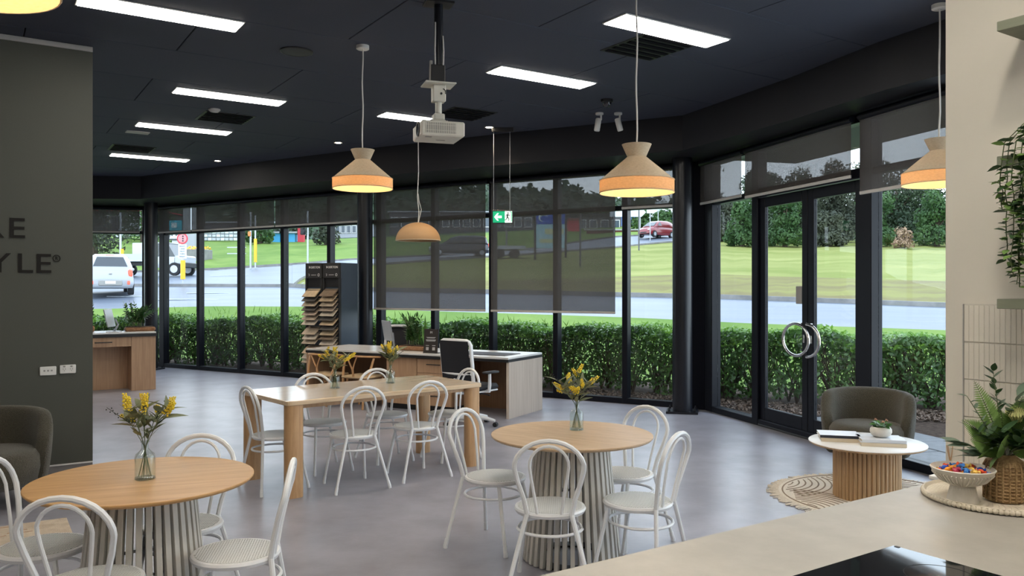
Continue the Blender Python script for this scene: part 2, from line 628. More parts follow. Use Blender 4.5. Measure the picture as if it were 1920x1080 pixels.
inner = [W0, CORN, V1, REND, Vector((REND.x, -4.5, 0)), Vector((-13.6, -4.5, 0))]
struct(MB().prism([(p.x, p.y) for p in inner], -.12, 0).build('floor', M['floor'], smooth=False))
cback = struct(MB().prism([(p.x, p.y) for p in inner], CEIL + .02, CEIL + .12).build('ceiling', M['ceilback'], smooth=False))
BL = [(-13.9, 15.6), (-7.3, 16.0), (-4.47, 14.2), (-2.17, 12.75), (0, 11.48), (2.17, 10.35), (2.9, 8.5), (3.27, 7.26), (3.56, 6.6), (4.65, 3.3)]
WL = [(-13.9, 16.6), (-7.85, 17.68), (-5.0, 16.0), (-2.5, 14.5), (0, 12.98), (2.78, 11.32), (3.50, 8.85), (3.88, 7.45), (4.08, 6.75), (5.1, 3.2)]


def in_poly(x, y, poly):
    c = False
    for i in range(len(poly)):
        x1, y1 = poly[i]
        x2, y2 = poly[i - 1]
        if (y1 > y) != (y2 > y) and x < (x2 - x1) * (y - y1) / (y2 - y1) + x1:
            c = not c
    return c


# ceiling sheets, each its own piece with an open joint round it
sheet = MB().box((0, 0, 0), (2.392, 1.192, .024), .004).mesh('ceiling_tile', M['ceil'], smooth=False)
cpoly = BL + [(4.8, -4), (-13.4, -4)]
for i in range(-8, 8):
    for j in range(-3, 20):
        c = U * (2.4 * i + (1.2 if j % 2 else 0) + .35) + V * (1.2 * j + .2)
        if any(in_poly((c + U * a_ + V * b_).x, (c + U * a_ + V * b_).y, cpoly) for a_ in (-1.15, 0, 1.15) for b_ in (-.55, 0, .55)):
            ob('ceiling_tile', sheet, cback, (c.x, c.y, CEIL + .008), (0, 0, TH))
# bulkhead over the glazing
for n, (a, b) in enumerate([(0, 1), (1, 5), (5, 9)]):
    mb = MB()
    for i in range(a, b):
        mb.prism([BL[i], BL[i + 1], WL[i + 1], WL[i]], SOF, CEIL + .05)
    struct(mb.build('trim_%d' % (n + 1), M['bulk'], smooth=False))
# closing walls of the room behind the photographer
struct(MB().box((-13.7, 6.0, 1.95), (.2, 21.5, 3.95)).build('wall_west', M['beige'], smooth=False))
struct(MB().box((-4.2, -4.6, 1.95), (19.2, .2, 3.95)).build('wall_south', M['beige'], smooth=False))
struct(MB().box((5.02, -.55, 1.95), (.2, 7.6, 3.95)).build('wall_east', M['beige'], smooth=False))


# ------------------------------------------------------------------ glazing
def glazing(name, p0, d, length, posts, transom, skip=(), pane_lo=.08):
    loc, rz = frame_of(p0, d)
    w = sempty(name, loc, rz)
    MB().box((length / 2, .05, .04), (length, .13, .08), .006).build('sill', M['frame'], w, False)
    MB().box((length / 2, .05, SOF - .04), (length, .13, .08), .006).build('head', M['frame'], w, False)
    for (s, wd) in posts:
        MB().box((s, .05, SOF / 2), (wd, .14, SOF - .002), .008).build('mullion', M['frame'], w, False)
    ed = [0] + [s for s, _ in posts] + [length]
    hw = [0] + [x / 2 for _, x in posts] + [0]
    for i in range(len(ed) - 1):
        a, b = ed[i] + hw[i], ed[i + 1] - hw[i + 1]
        if b - a < .1 or any(a < q < b for q in skip):
            continue
        c = (a + b) / 2
        MB().box((c, .05, transom), (b - a, .10, .07), .005).build('transom', M['frame'], w, False)
        for z0, z1 in ((pane_lo, transom - .035), (transom + .035, SOF - .08)):
            MB().box((c, .07, (z0 + z1) / 2), (b - a, .010, z1 - z0)).build('pane', M['glass'], w, False)
    return w


sL = lambda px: s_on(CORN, DL, px)
sR = lambda px: s_on(V1, DR, px)
LL = (V1 - CORN).length
postsL = [(sL(304), .16)] + [(sL(p), .085) for p in (372, 448.5, 530, 617)] + [(sL(711), .12)] + [(sL(p), .085) for p in (812.5, 921.5, 1042, 1172)] + [(LL - .1, .2)]
glazing('window_1', CORN, DL, LL, postsL, 2.845)
jL, jM, jR = sR(1417), sR(1512), sR(1625)
LR = 8.3
glazing('window_2', V1, DR, LR, [(.11, .2), (jL, .13), (jR, .17), (sR(1786), .09), (6.0, .09), (7.2, .09)], 2.84, skip=((jL + jR) / 2,))
glazing('window_3', W0, DW, 6.2, [(1.2, .085), (3.0, .085), (4.6, .085), (6.1, .15)], 2.87)
# the glass entrance doors, one leaf each side of the meeting stiles
locR, rzR = frame_of(V1, DR)
hd = sempty('door_3', locR, rzR)
MB().box(((jL + jR) / 2, .05, 2.84), (jR - jL - .15, .13, .10), .006).build('door_head', M['frame'], hd, False)
MB().box(((jL + jR) / 2, .07, 3.12), (jR - jL - .15, .01, .46)).build('pane', M['glass'], hd, False)
MB().box(((jL + jR) / 2, .05, .012), (jR - jL - .15, .14, .024), .004).build('threshold', M['brass'], hd, False)
for n, (a, b, hside) in enumerate([(jL + .07, jM - .005, 1), (jM + .005, jR - .09, -1)]):
    d = sempty('door_%d' % (n + 1), locR, rzR)
    c, w, zt = (a + b) / 2, b - a, 2.78
    for x in (a + .05, b - .05):
        MB().box((x, .04, zt / 2 + .015), (.10, .05, zt - .03), .006).build('stile', M['frame'], d, False)
    MB().box((c, .04, .13), (w - .2, .05, .20), .006).build('rail', M['frame'], d, False)
    MB().box((c, .04, zt - .06), (w - .2, .05, .12), .006).build('rail', M['frame'], d, False)
    MB().box((c, .04, (.23 + zt - .12) / 2), (w - .2, .01, zt - .35)).build('pane', M['glass'], d, False)
    hx = (b - .06) if hside > 0 else (a + .06)
    if hside > 0:
        ring = [(hx - .05 + .235 * math.cos(g), -.06, 1.10 + .18 * math.sin(g)) for g in np.linspace(0, 2 * PI, 40, endpoint=False)]
        r = MB().tube(ring, .017, 10, True).build('ring_handle', M['chrome'], d)
        p = [(hx - .02, -.06, 1.28), (hx - .02, .02, 1.28)], [(hx - .02, -.06, .92), (hx - .02, .02, .92)]
    else:
        ring = [(hx + .02 + .22 * math.cos(g), -.06, 1.10 + .18 * math.sin(g)) for g in np.linspace(-PI / 2, PI / 2, 24)]
        r = MB().tube(ring, .017, 10).build('ring_handle', M['chrome'], d)
        p = [(hx + .02, -.06, 1.28), (hx + .02, .02, 1.28)], [(hx + .02, -.06, .92), (hx + .02, .02, .92)]
    for q in p:
        MB().tube(q, .012, 8).build('standoff', M['chrome'], r)
    MB().box((hx, .012, 1.11), (.03, .008, .09), .003).build('lock', M['chrome'], d)
    if n == 0:
        MB().box((b - .17, .03, 1.60), (.11, .012, .20), .004).build('notice_plate', M['projg'], d, False)
# entrance canopy outside the glass, and an eave added to shade the hedge
ca = struct(MB().box((4.2, .95, 3.62), (9.4, 1.7, .16), .01).build('roof_canopy', M['bulk'], None, False))
ca.location, ca.rotation_euler = locR, (0, 0, rzR)
lo, rz_ = frame_of(CORN, DL)
ea = struct(MB().box((LL / 2 - .4, .75, 3.80), (LL + .6, 1.3, .14), .01).build('roof_eave', M['bulk'], None, False))
ea.location, ea.rotation_euler = lo, (0, 0, rz_)
# round steel columns
for n, (x, y) in enumerate([(-7.45, 16.78), (-2.53, 14.0), (2.30, 10.98)]):
    c = struct(ob('column', None, None, (x, y, 0), (0, 0, math.atan2(DL.y, DL.x) + .3)))
    MB().lathe([(.132, .03), (.132, SOF + .0)], 28).build('shaft', M['column'], c)
    MB().box((0, 0, .015), (.42, .34, .03), .004).build('base_plate', M['column'], c, False)
    for i in (-1, 1):
        for j in (-1, 1):
            MB().lathe([(.016, .03), (.016, .055), (.009, .056), (.009, .075)], 6).build('bolt', M['column'], c, False).location = (i * .17, j * .13, 0)


# ------------------------------------------------------------------ roller blinds (things hung from the soffit)
def blind(p0, d, a, b, zb, label):
    loc, rz = frame_of(p0, d)
    t = thing('roller_blind', label, 'blind', (loc[0], loc[1], 0), rz, 'grey roller blinds')
    c, w = (a + b) / 2, b - a
    MB().box((c, -.105, (zb + 3.36) / 2), (w, .003, 3.36 - zb)).build('fabric', M['blind'], t, False)
    MB().box((c, -.105, zb), (w, .018, .034), .005).build('bottom_rail', M['rail'], t, False)
    k = MB().tube([(a - .01, -.10, 3.375), (b + .01, -.10, 3.375)], .035, 12).build('roller_tube', M['frame'], t)
    return t


blind(CORN, DL, sL(301), sL(365.5), 2.85, 'narrow grey roller blind half lowered beside the far corner column')
blind(CORN, DL, sL(367.5), sL(522), 2.85, 'wide grey roller blind half lowered next to the narrow corner blind')
blind(CORN, DL, sL(524), sL(698), 2.85, 'grey roller blind half lowered above the stone sample display')
blind(CORN, DL, sL(708), sL(917), 1.32, 'long lowered grey roller blind behind the tan dome pendant')
blind(CORN, DL, sL(927), sL(1159), 1.32, 'long lowered grey roller blind behind the green exit sign')
blind(CORN, DL, sL(1171), sL(1292), 2.83, 'short grey roller blind beside the column near the entrance')
blind(V1, DR, sR(1326), sR(1404), 2.83, 'narrow grey roller blind over the fixed pane left of the doors')
blind(V1, DR, sR(1411), sR(1612), 2.80, 'wide grey roller blind above the glass entrance doors')
blind(V1, DR, sR(1629), sR(1800), 2.62, 'grey roller blind behind the pendant beside the kitchen wall')
blind(W0, DW, 1.3, 6.0, 2.87, 'grey roller blind in the far window beside the dark green wall')

# ------------------------------------------------------------------ dark green wall with lettering
GC = Vector((-3.82, 7.41, 0))
gw = sempty('wall_left', GC, TH)
MB().box((-2.5, .07, 1.99), (5, .14, 3.78)).build('panel', M['green'], gw, False)
MB().box((-2.5, -.004, CEIL - .03), (5, .02, .045), .003).build('top_trim', M['greylight'], gw, False)
MB().box((-2.5, -.003, .10), (5, .012, .012)).build('shadow_trim', M['white'], gw, False)
bb = struct(MB().box((-2.5, .065, .05), (5, .13, .10), .004).build('baseboard_left', M['skirt'], None, False))
bb.location, bb.rotation_euler = GC, (0, 0, TH)


def text(s, size, m, parent, loc, rot=(PI / 2, 0, 0), align='LEFT', ext=.004, name='letter', sx=1.0, space=1.0, off=0.0):
    cu = bpy.data.curves.new('tmp', 'FONT')
    cu.body = s
    cu.size = size
    cu.align_x = align
    cu.extrude = ext
    cu.space_character = space
    cu.offset = off
    cu.resolution_u = 4
    o = bpy.data.objects.new('tmp', cu)
    COL.objects.link(o)
    dg = bpy.context.evaluated_depsgraph_get()
    me = bpy.data.meshes.new_from_object(o.evaluated_get(dg))
    bpy.data.objects.remove(o)
    me.name = name
    me.materials.clear()
    me.materials.append(m)
    return ob(name, me, parent, loc, rot, (sx, 1, 1))


wl = thing('wall_lettering', 'dark wall lettering in two lines on the dark green wall', 'lettering', GC, TH)
for ch, x, z, sz in (('R', -.855, 2.117, .25), ('E', -.662, 2.117, .25), ('T', -1.005, 1.815, .242), ('Y', -.800, 1.815, .242), ('L', -.600, 1.815, .242), ('E', -.458, 1.815, .242)):
    text(ch, sz, M['letter'], wl, (x, -.006, z), sx=1.12, off=.0012)
ro = MB()
ro.tube([(-.288 + .028 * math.cos(g), -.006, 1.945 + .028 * math.sin(g)) for g in np.linspace(0, 2 * PI, 20, endpoint=False)], .0035, 6, True)
ro.build('registered_ring', M['letter'], wl)
text('R', .042, M['letter'], wl, (-.301, -.006, 1.931))
# sockets on the green wall
for n, (px, lab) in enumerate(((90, 'white wall plate with three data sockets on the dark green wall'), (127, 'white double power socket near the edge of the dark green wall'))):
    k = (px - 960) / F
    t_ = (-3.82 - k * 7.41) / (.835 - k * .55)
    sk = thing('wall_socket', lab, 'socket', GC - U * t_ + Vector((0, 0, .945 + n * .008)), TH)
    MB().box((0, -.008, 0), (.128, .014, .078), .005).build('plate', M['white'], sk)
    for i in range(3 if n == 0 else 2):
        x = (i - 1) * .028 if n == 0 else (i - .5) * .056
        g = MB()
        if n == 0:
            g.box((x, -.017, .003), (.015, .004, .013), .001)
        else:
            for q in (-.009, .009):
                g.box((x + q, -.016, .002), (.004, .003, .012), M=None)
            g.box((x, -.016, -.013), (.004, .003, .010))
            g.box((x, -.017, .025), (.018, .005, .012), .002)
        g.build('socket_hole', M['projg'], sk, False)

# ------------------------------------------------------------------ kitchen wall, splash tiles, shelves
KC = Vector((1.784, 3.35, 0))
KR = TH - PI / 2                            # local x runs along -V (towards the photographer), local y along +U
kw = sempty('wall_right', KC, KR)
MB().box((2.0, .08, CEIL / 2), (4.0, .16, CEIL), .004).build('plaster', M['beige'], kw, False)
MB().box((1.55, -.003, 1.265), (2.95, .006, .702)).build('grout_bed', M['grout'], kw, False)
tm = MB()
nfl = 15
tm.box((.1485, -.002, .0735), (.297, .006, .147))
for i in range(nfl):
    tm.box((.297 * (i + .5) / nfl, -.0058, .0735), (.0175, .0022, .146), .0009)
tmesh = tm.mesh('tile', M['tile'], smooth=False)
for r in range(5):
    for c in range(8):
        ob('tile', tmesh, kw, (.082 + c * .30, -.004, 1.615 - .15 * (r + 1) + (.0 if r < 4 else .0)))
MB().box((.079, -.006, 1.265), (.004, .014, .70)).build('tile_trim', M['greylight'], kw, False)
for z, lab in ((2.64, 'sage green floating shelf, topmost on the kitchen wall'), (2.145, 'sage green floating shelf carrying the trailing plant'), (1.622, 'sage green floating shelf just above the splash tiles')):
    sh = thing('floating_shelf', lab, 'shelf', KC, KR, 'kitchen shelves')
    MB().box((1.25, -.102, z), (1.9, .2, .036), .002).build('board', M['shelf'], sh, False)

# ------------------------------------------------------------------ stone peninsula
BC = Vector((1.69, 3.275, 0))
wt = thing('stone_worktop', 'pale stone worktop of the kitchen peninsula', 'worktop', BC, KR)
MB().box((.62, -1.25, .88), (1.24, 2.5, .04), .004).build('slab', M['bench'], wt, False)
cb = thing('peninsula_cabinet', 'pale kitchen cabinet under the stone worktop', 'cabinet', BC, KR)
MB().box((.62, -1.25, .48), (1.16, 2.42, .76), .003).build('body', M['beige'], cb, False)
MB().box((.62, -1.25, .05), (1.06, 2.32, .10)).build('plinth', M['black'], cb, False)
for i in range(4):
    dr = MB().box((.03, -.36 - i * .6, .48), (.02, .58, .72), .003).build('door', M['beige'], cb, False)
hb = thing('cooktop', 'black glass induction cooktop set on the stone worktop', 'cooktop', Vector((1.145, 2.442, .90)), KR)
MB().box((.45, -.26, .004), (.90, .52, .008), .002).build('glass', M['hob'], hb, False)
for i, (x, y) in enumerate(((.22, -.14), (.22, -.38), (.66, -.14), (.66, -.38))):
    MB().tube([(x + .09 * math.cos(g), y + .09 * math.sin(g), .0083) for g in np.linspace(0, 2 * PI, 28, endpoint=False)], .0005, 4, True).build('zone_ring', M['black'], hb)
MB().box((.016, -.006, .0086), (.014, .010, .0012)).build('corner_mark', M['black'], hb, False)


# ================================================================== ceiling fittings
def led(c, label, L=1.19):
    t = thing('ceiling_light', label, 'light', (c[0], c[1], CEIL - .012), TH, 'flush LED ceiling panels')
    MB().box((0, 0, .006), (L + .03, .30, .014), .002).build('frame', M['white'], t, False)
    MB().box((0, 0, -.003), (L, .27, .006)).build('diffuser', M['panel'], t, False)


led((1.337, 6.95), 'long LED ceiling panel behind the cord of the large pendant, nearest the kitchen')
led((.32, 8.48), 'long LED ceiling panel just beyond the projector, second from the kitchen')
led((-1.37, 10.43), 'shorter LED ceiling panel partly hidden behind the white projector', .64)
led((-2.79, 6.5), 'long LED ceiling panel nearest above the dark green wall')
led((-3.23, 9.33), 'long LED ceiling panel above the round black air vent slots, second from the green wall')
led((-4.51, 11.2), 'long LED ceiling panel beside the small white ceiling plate')
led((-6.08, 13.67), 'farthest long LED ceiling panel near the corner windows')
for c, w_ in zip(((2.3, 4.6), (-.4, 3.6), (.7, 1.5), (-2.9, 1.6), (-5.6, 2.2), (-6.6, 8.2), (-8.2, 5.2), (-8.6, 10.8), (2.9, 1.2), (-.8, -1.5), (-4.5, -1.5), (3.0, -1.8)), ['between the worktop and the coffee table', 'between the two round tables and the camera', 'above the worktop and the camera', 'behind the camera toward the green wall', 'behind the olive chair by the green wall', 'behind the green wall over the open office', 'behind the green wall nearest the west wall', 'in the far open office', 'over the kitchen aisle', 'behind the camera in the middle', 'behind the camera by the south wall', 'over the kitchen corner']):
    led(c, 'LED ceiling panel out of the picture ' + w_)  # unseen panels added to raise the room's brightness
for px, py, lab in ((408, 301, 'small round downlight past the vent near the far bulkhead'), (634, 267, 'small round downlight above the first woven pendant'), (917, 238, 'small round downlight close to the hanging exit sign'), (216, 331, 'small round downlight in the far corner above the reception counter')):
    p = at(px, py, CEIL)
    t = thing('downlight', lab, 'light', (p.x, p.y, CEIL - .004), 0, 'round downlights')
    MB().lathe([(.042, -.002), (.062, -.006), (.064, 0)], 20, cap=False).build('trim_ring', M['white'], t)
    MB().lathe([(.0, -.0045), (.043, -.0045), (.043, .0)], 20, cap=False).build('lens', M['downl'], t)
    l = bpy.data.lights.new('downlight_beam', 'SPOT')
    l.energy, l.spot_size, l.spot_blend, l.color, l.shadow_soft_size = 52, 2.0, .9, (1, .74, .46), .04
    lo = ob('beam', l, t, (0, 0, -.02))
for x, y, lab in ((.75, -1.0, 'kitchen downlight out of the picture above the bowl and vase'), (1.9, -.9, 'kitchen downlight out of the picture above the shelves'), (1.0, -2.2, 'kitchen downlight out of the picture above the cooktop')):  # unseen lamps added to brighten the kitchen wall
    q = KC + Matrix.Rotation(KR, 3, 'Z') @ Vector((x, y, 0))
    t = thing('downlight', lab, 'light', (q.x, q.y, CEIL - .004), 0, 'round downlights')
    MB().lathe([(.042, -.002), (.062, -.006), (.064, 0)], 20, cap=False).build('trim_ring', M['white'], t)
    MB().lathe([(.0, -.0045), (.043, -.0045), (.043, .0)], 20, cap=False).build('lens', M['downl'], t)
    l = bpy.data.lights.new('downlight_beam', 'SPOT')
    l.energy, l.spot_size, l.spot_blend, l.color, l.shadow_soft_size = KITCH, 2.4, .8, (1, .90, .74), .05
    ob('beam', l, t, (0, 0, -.02))
p = at(556, 95, CEIL)
t = thing('ceiling_speaker', 'round black ceiling speaker grille', 'speaker', (p.x, p.y, CEIL - .006), 0)
MB().lathe([(.15, .002), (.15, -.008), (.135, -.012)], 32, cap=False).build('rim', M['black'], t)
MB().lathe([(.135, -.010), (.07, -.014), (0, -.015)], 32, cap=False).build('grille', mat('speaker grille', (.03, .032, .036), .6), t)
p = at(402, 204, CEIL)
t = thing('smoke_detector', 'small white round smoke detector on the black ceiling', 'detector', (p.x, p.y, CEIL - .004), 0)
MB().lathe([(.07, 0), (.07, -.015), (.045, -.035), (0, -.038)], 24).build('body', M['greylight'], t)
MB().lathe([(.05, -.0325), (.05, -.026), (.062, -.022)], 24, cap=False).build('grille', M['projg'], t)
p = at(258, 247, CEIL)
t = thing('ceiling_access_plate', 'small white rectangular plate on the ceiling beside a light panel', 'plate', (p.x, p.y, CEIL - .004), TH)
MB().box((0, 0, -.006), (.30, .17, .014), .003).build('body', M['greylight'], t)
for px, py, lab in ((422, 220, 'black slotted air vent beyond the smoke detector'), (247, 278, 'black slotted air vent beside the farthest light panel'), (870, 213, 'black slotted air vent beyond the projector'), (1215, 88, 'black slotted air vent beside the panel nearest the kitchen')):
    p = at(px, py, CEIL)
    t = thing('ceiling_vent', lab, 'vent', (p.x, p.y, CEIL - .004), TH, 'black ceiling vents')
    MB().box((0, 0, -.002), (.62, .62, .008), .002).build('plate', M['black'], t, False)
    for i in range(6):
        MB().box((0, -.25 + i * .1, -.012), (.56, .05, .004), 0, Matrix.Rotation(.0, 4, 'X')).build('slat', M['ceilback'], t, False)
p = at(1138, 186, CEIL)
t = thing('dome_camera', 'small black dome security camera on the ceiling', 'camera', (p.x, p.y, CEIL - .004), 0)
MB().lathe([(.07, 0), (.07, -.03), (.055, -.04)], 20, cap=False).build('base', M['black'], t)
MB().lathe([(.055, -.04), (.05, -.065), (.03, -.085), (0, -.092)], 20, cap=False).build('dome', M['lens'], t)
for px, py, tl, lab in ((1124, 231, .15, 'white cylindrical spotlight aimed down, farther from the entrance'), (1159, 224, -.25, 'white cylindrical spotlight tilted toward the tables, nearer the entrance')):
    Y = 10.2
    p = ay(px, Y)
    t = thing('spotlight', lab, 'light', (p.x, p.y, CEIL - .004), 0, 'white ceiling spotlights')
    MB().lathe([(.05, 0), (.05, -.022), (.045, -.025)], 18).build('canopy', M['white'], t)
    MB().tube([(.02, 0, -.02), (.02, 0, -.09)], .012, 8).build('arm', M['white'], t)
    mx = Matrix.Translation((-.01, 0, -.07)) @ Matrix.Rotation(tl, 4, 'Y')
    MB().lathe([(.03, .0), (.037, -.01), (.037, -.15), (.032, -.16), (.0, -.15)], 18, mx).build('head', M['white'], t)


def pendant(p, zt, label, D=.541, hang=True, zc=CEIL):
    """woven pendant: flared collar, cone and glowing burlap band; zt is the collar's top"""
    t = thing('pendant_lamp', label, 'lamp', (p[0], p[1], zt), 0, 'woven pendant lamps')
    k = D / .541
    r = D / 2
    c = MB().lathe([(.108 * k, 0), (.102 * k, 0), (.064 * k, -.093 * k), (r - .003, -.262 * k), (r, -.262 * k), (.068 * k, -.090 * k), (.108 * k, 0)], 40, cap=False).build('upper_shade', M['linen'], t, ang=25)
    MB().lathe([(r, -.262 * k), (r, -.352 * k), (r - .004, -.352 * k), (r - .004, -.262 * k)], 40, cap=False).build('burlap_band', M['burlap'], t, ang=25)
    MB().tube([((r + .0005) * math.cos(g), (r + .0005) * math.sin(g), -.262 * k) for g in np.linspace(0, 2 * PI, 40, endpoint=False)], .0035, 5, True).build('seam_trim', M['linen'], t)
    MB().tube([((r) * math.cos(g), (r) * math.sin(g), -.352 * k) for g in np.linspace(0, 2 * PI, 40, endpoint=False)], .004, 5, True).build('bottom_trim', M['linen'], t)
    pts = [(0.004 * math.sin(i * 1.3 + p[0] * 7), .003 * math.cos(i * 1.7), (zc - zt) * i / 9 - .02) for i in range(10)]
    MB().tube(pts, .0065, 6).build('cord', M['cordw'], t)
    MB().lathe([(.0, zc - zt), (.058, zc - zt), (.058, zc - zt - .035), (.05, zc - zt - .04), (0, zc - zt - .04)], 24, cap=False).build('canopy', M['white'], t)
    MB().lathe([(.018, -.10), (.022, -.12), (.022, -.17)], 12).build('socket', M['white'], t)
    MB().lathe([(.0, -.17), (.018, -.18), (.034, -.215), (.034, -.24), (.02, -.262), (0, -.268)], 14, cap=False).build('bulb', M['bulb'], t)
    l = bpy.data.lights.new('bulb_light', 'POINT')
    l.energy, l.color, l.shadow_soft_size = BULB, (1, .74, .42), .035
    ob('bulb_glow', l, t, (0, 0, -.285 * k))


pendant((-1.353, 7.37), 2.932, 'woven pendant lamp hanging over the long timber table')
pendant((.91, 5.935), 2.727, 'large woven pendant lamp hanging beside the central round table')
pendant((3.315, 6.306), 2.835, 'woven pendant lamp partly hidden by the cream kitchen wall')
pendant((-1.86, 2.80), 3.07, 'woven pendant lamp cut off by the top corner above the green wall')
t = thing('dome_pendant_lamp', 'tan half-dome pendant lamp hanging over the long reception desk', 'lamp', (-1.316, 11.4, 0), 0)
prof = [(.312 * math.cos(g), 2.345 + .255 * math.sin(g)) for g in np.linspace(0, PI / 2 - .06, 14)]
MB().lathe(prof + [(0.004, 2.60)], 40, cap=False).build('shade', M['dome'], t)
MB().tube([(.312 * math.cos(g), .312 * math.sin(g), 2.345) for g in np.linspace(0, 2 * PI, 40, endpoint=False)], .006, 6, True).build('rim', M['linen'], t)
MB().tube([(.0, 0, 2.59), (.012, 0, 2.75), (-.01, 0, 2.95), (.006, 0, 3.3), (0, 0, CEIL)], .006, 6).build('cord', M['cordw'], t)
MB().tube([(.004, 0, 2.59), (.045, 0, 2.78), (.012, 0, 2.9), (.0, 0, 3.0)], .0045, 6).build('slack_cord', M['cordw'], t)
MB().lathe([(.0, CEIL), (.055, CEIL), (.055, CEIL - .035), (0, CEIL - .04)], 20, cap=False).build('canopy', M['white'], t)

# projector on its ceiling pole
PX = Vector((-.567, 6.27, 0))
t = thing('projector', 'white ceiling projector on a black pole', 'projector', PX, math.radians(18))
MB().box((0, 0, CEIL - .01), (.22, .16, .02), .003).build('ceiling_plate', M['black'], t, False)
MB().tube([(0, 0, CEIL - .02), (0, 0, 3.36)], .034, 14).build('pole', M['column'], t)
MB().tube([(-.028, -.02, 3.72), (-.034, -.03, 3.5), (-.03, -.03, 3.36)], .006, 6).build('cable', M['cordw'], t)
MB().tube([(.03, -.02, 3.62), (.034, -.03, 3.5), (.03, -.03, 3.36)], .006, 6).build('cable', M['cordw'], t)
MB().box((-.012, 0, 3.32), (.11, .09, .14), .004).build('bracket', M['black'], t, False)
MB().box((-.065, -.03, 3.34), (.022, .02, .16), .003).build('bracket_strip', M['projg'], t, False)
MB().box((0, 0, 3.245), (.24, .20, .012), .004).build('mount_plate', M['projw'], t, False)
nk = MB().box((0, -.0, 3.175), (.10, .085, .13), .006).build('neck', M['projw'], t, False)
MB().tube([(.02 + .028 * math.cos(g), -.0445, 3.18 + .028 * math.sin(g)) for g in np.linspace(-.4, 1.4, 8)], .004, 6).build('slot', M['black'], nk)
MB().lathe([(.009, 0), (.009, .006)], 10, Matrix.Translation((.012, -.043, 3.17)) @ Matrix.Rotation(PI / 2, 4, 'X')).build('knob', M['black'], nk)
MB().tube([(0, 0, 3.115), (0, 0, 3.02)], .026, 12).build('stem', M['projw'], t)
MB().box((0, 0, 2.995), (.085, .08, .05), .008).build('joint', M['projw'], t, False)
MB().box((0, 0, 2.962), (.10, .09, .02), .006).build('joint', M['projw'], t, False)
for q in range(4):
    g = q * PI / 2 + .6
    MB().tube([(0, 0, 2.954), (.09 * math.cos(g), .09 * math.sin(g), 2.951), (.11 * math.cos(g), .11 * math.sin(g), 2.935)], .009, 6).build('mount_arm', M['projw'], t)
MB().box((0, 0, 2.88), (.335, .335, .112), .010).build('body', M['projw'], t, False)
MB().box((0, .0, 2.929), (.318, .318, .018), .004).build('top_cover', M['projg'], t, False)
ln = MB().lathe([(.056, 0), (.056, .012), (.048, .012), (.044, .004)], 24, Matrix.Translation((-.164, -.055, 2.885)) @ Matrix.Rotation(-PI / 2, 4, 'Y')).build('lens_ring', M['black'], t)
MB().lathe([(.044, 0.004), (.03, .012), (0, .016)], 24, Matrix.Translation((-.164, -.055, 2.885)) @ Matrix.Rotation(-PI / 2, 4, 'Y'), cap=False).build('lens', M['lens'], ln)
MB().box((-.168, .065, 2.88), (.004, .09, .085), .001).build('side_panel', mat('projector panel', (.52, .50, .45), .5), t, False)
gr = MB().box((-.018, -.1675, 2.882), (.235, .003, .078)).build('grille', M['projg'], t, False)
mb = MB()
for i in range(17):
    mb.box((-.13 + i * .014, -.170, 2.882), (.0055, .006, .078))
mb.box((-.018, -.170, 2.903), (.235, .005, .003))
mb.box((-.018, -.170, 2.863), (.235, .005, .003))
g_ = mb.build('grille_bars', M['projw'], gr, False)
g_['kind'] = 'stuff'
MB().box((-.10, -.10, 2.823), (.05, .03, .004), .001).build('foot', M['projg'], t, False)
MB().box((.02, .02, 2.8235), (.07, .006, .003)).build('label_line', M['black'], t, False)

# exit sign
EX = ay(942.5, 11.15)
t = thing('exit_sign', 'green hanging exit sign with a white arrow and running figure', 'sign', (EX.x, EX.y, 0), -.1)
MB().box((0, 0, CEIL - .03), (.30, .06, .06), .005).build('ceiling_bracket', M['black'], t, False)
for x in (-.125, .10):
    MB().tube([(x, 0, CEIL - .06), (x, 0, 2.74)], .0028, 6).build('wire', M['galv'], t)
MB().box((0, 0, 2.655), (.29, .028, .185), .003).build('housing', M['black'], t, False)
MB().box((-.05, -.0155, 2.653), (.165, .004, .155)).build('green_panel', M['signg'], t, False)
MB().box((.082, -.0155, 2.653), (.098, .004, .155)).build('white_panel', M['signw'], t, False)
E = lambda pts, m, nm: MB().prism(pts, -.002, .002, Matrix.Translation((0, -.020, 2.653)) @ Matrix.Rotation(PI / 2, 4, 'X')).build(nm, m, t, False)
E([(-.115, 0), (-.072, .05), (-.052, .05), (-.078, .016), (-.012, .016), (-.012, -.016), (-.078, -.016), (-.052, -.05), (-.072, -.05)], M['signw'], 'arrow')
E([(.118, -.07), (.129, -.07), (.129, .07), (.095, .07), (.095, .06), (.118, .06)], M['signg'], 'door_symbol')
mb = MB()
Mx = Matrix.Translation((.072, -.0195, 2.653)) @ Matrix.Rotation(PI / 2, 4, 'X')
mb.lathe([(.0115, -.002), (.0115, .002)], 12, Mx @ Matrix.Translation((.004, .052, 0)))


def limb(a, b, w):
    a, b = Vector((*a, 0)), Vector((*b, 0))
    n = (b - a).normalized()
    n = Vector((-n.y, n.x, 0)) * w
    mb.prism([(q.x, q.y) for q in (a + n, b + n, b - n, a - n)], -.002, .002, Mx)


for a, b, w in (((.0, .038), (-.006, -.004), .010), ((.0, .034), (-.022, .024), .005), ((-.022, .024), (-.026, .004), .0045), ((.004, .034), (.022, .018), .005), ((.022, .018), (.034, .026), .0045),
                ((-.006, -.002), (.016, -.024), .0065), ((.016, -.024), (.012, -.056), .0055), ((-.008, -.002), (-.016, -.03), .0065), ((-.016, -.03), (-.038, -.046), .0055)):
    limb(a, b, w)
mb.build('running_figure', M['black'], t, False)


# ================================================================== outdoors
# ground heights: rows from the building outwards, as (bearing column, distance, height) read off the photograph's ground lines
def row(*q):
    return [np.array(a, float) for a in zip(*[(px, Y, zy(py, Y)) for px, py, Y in q])]


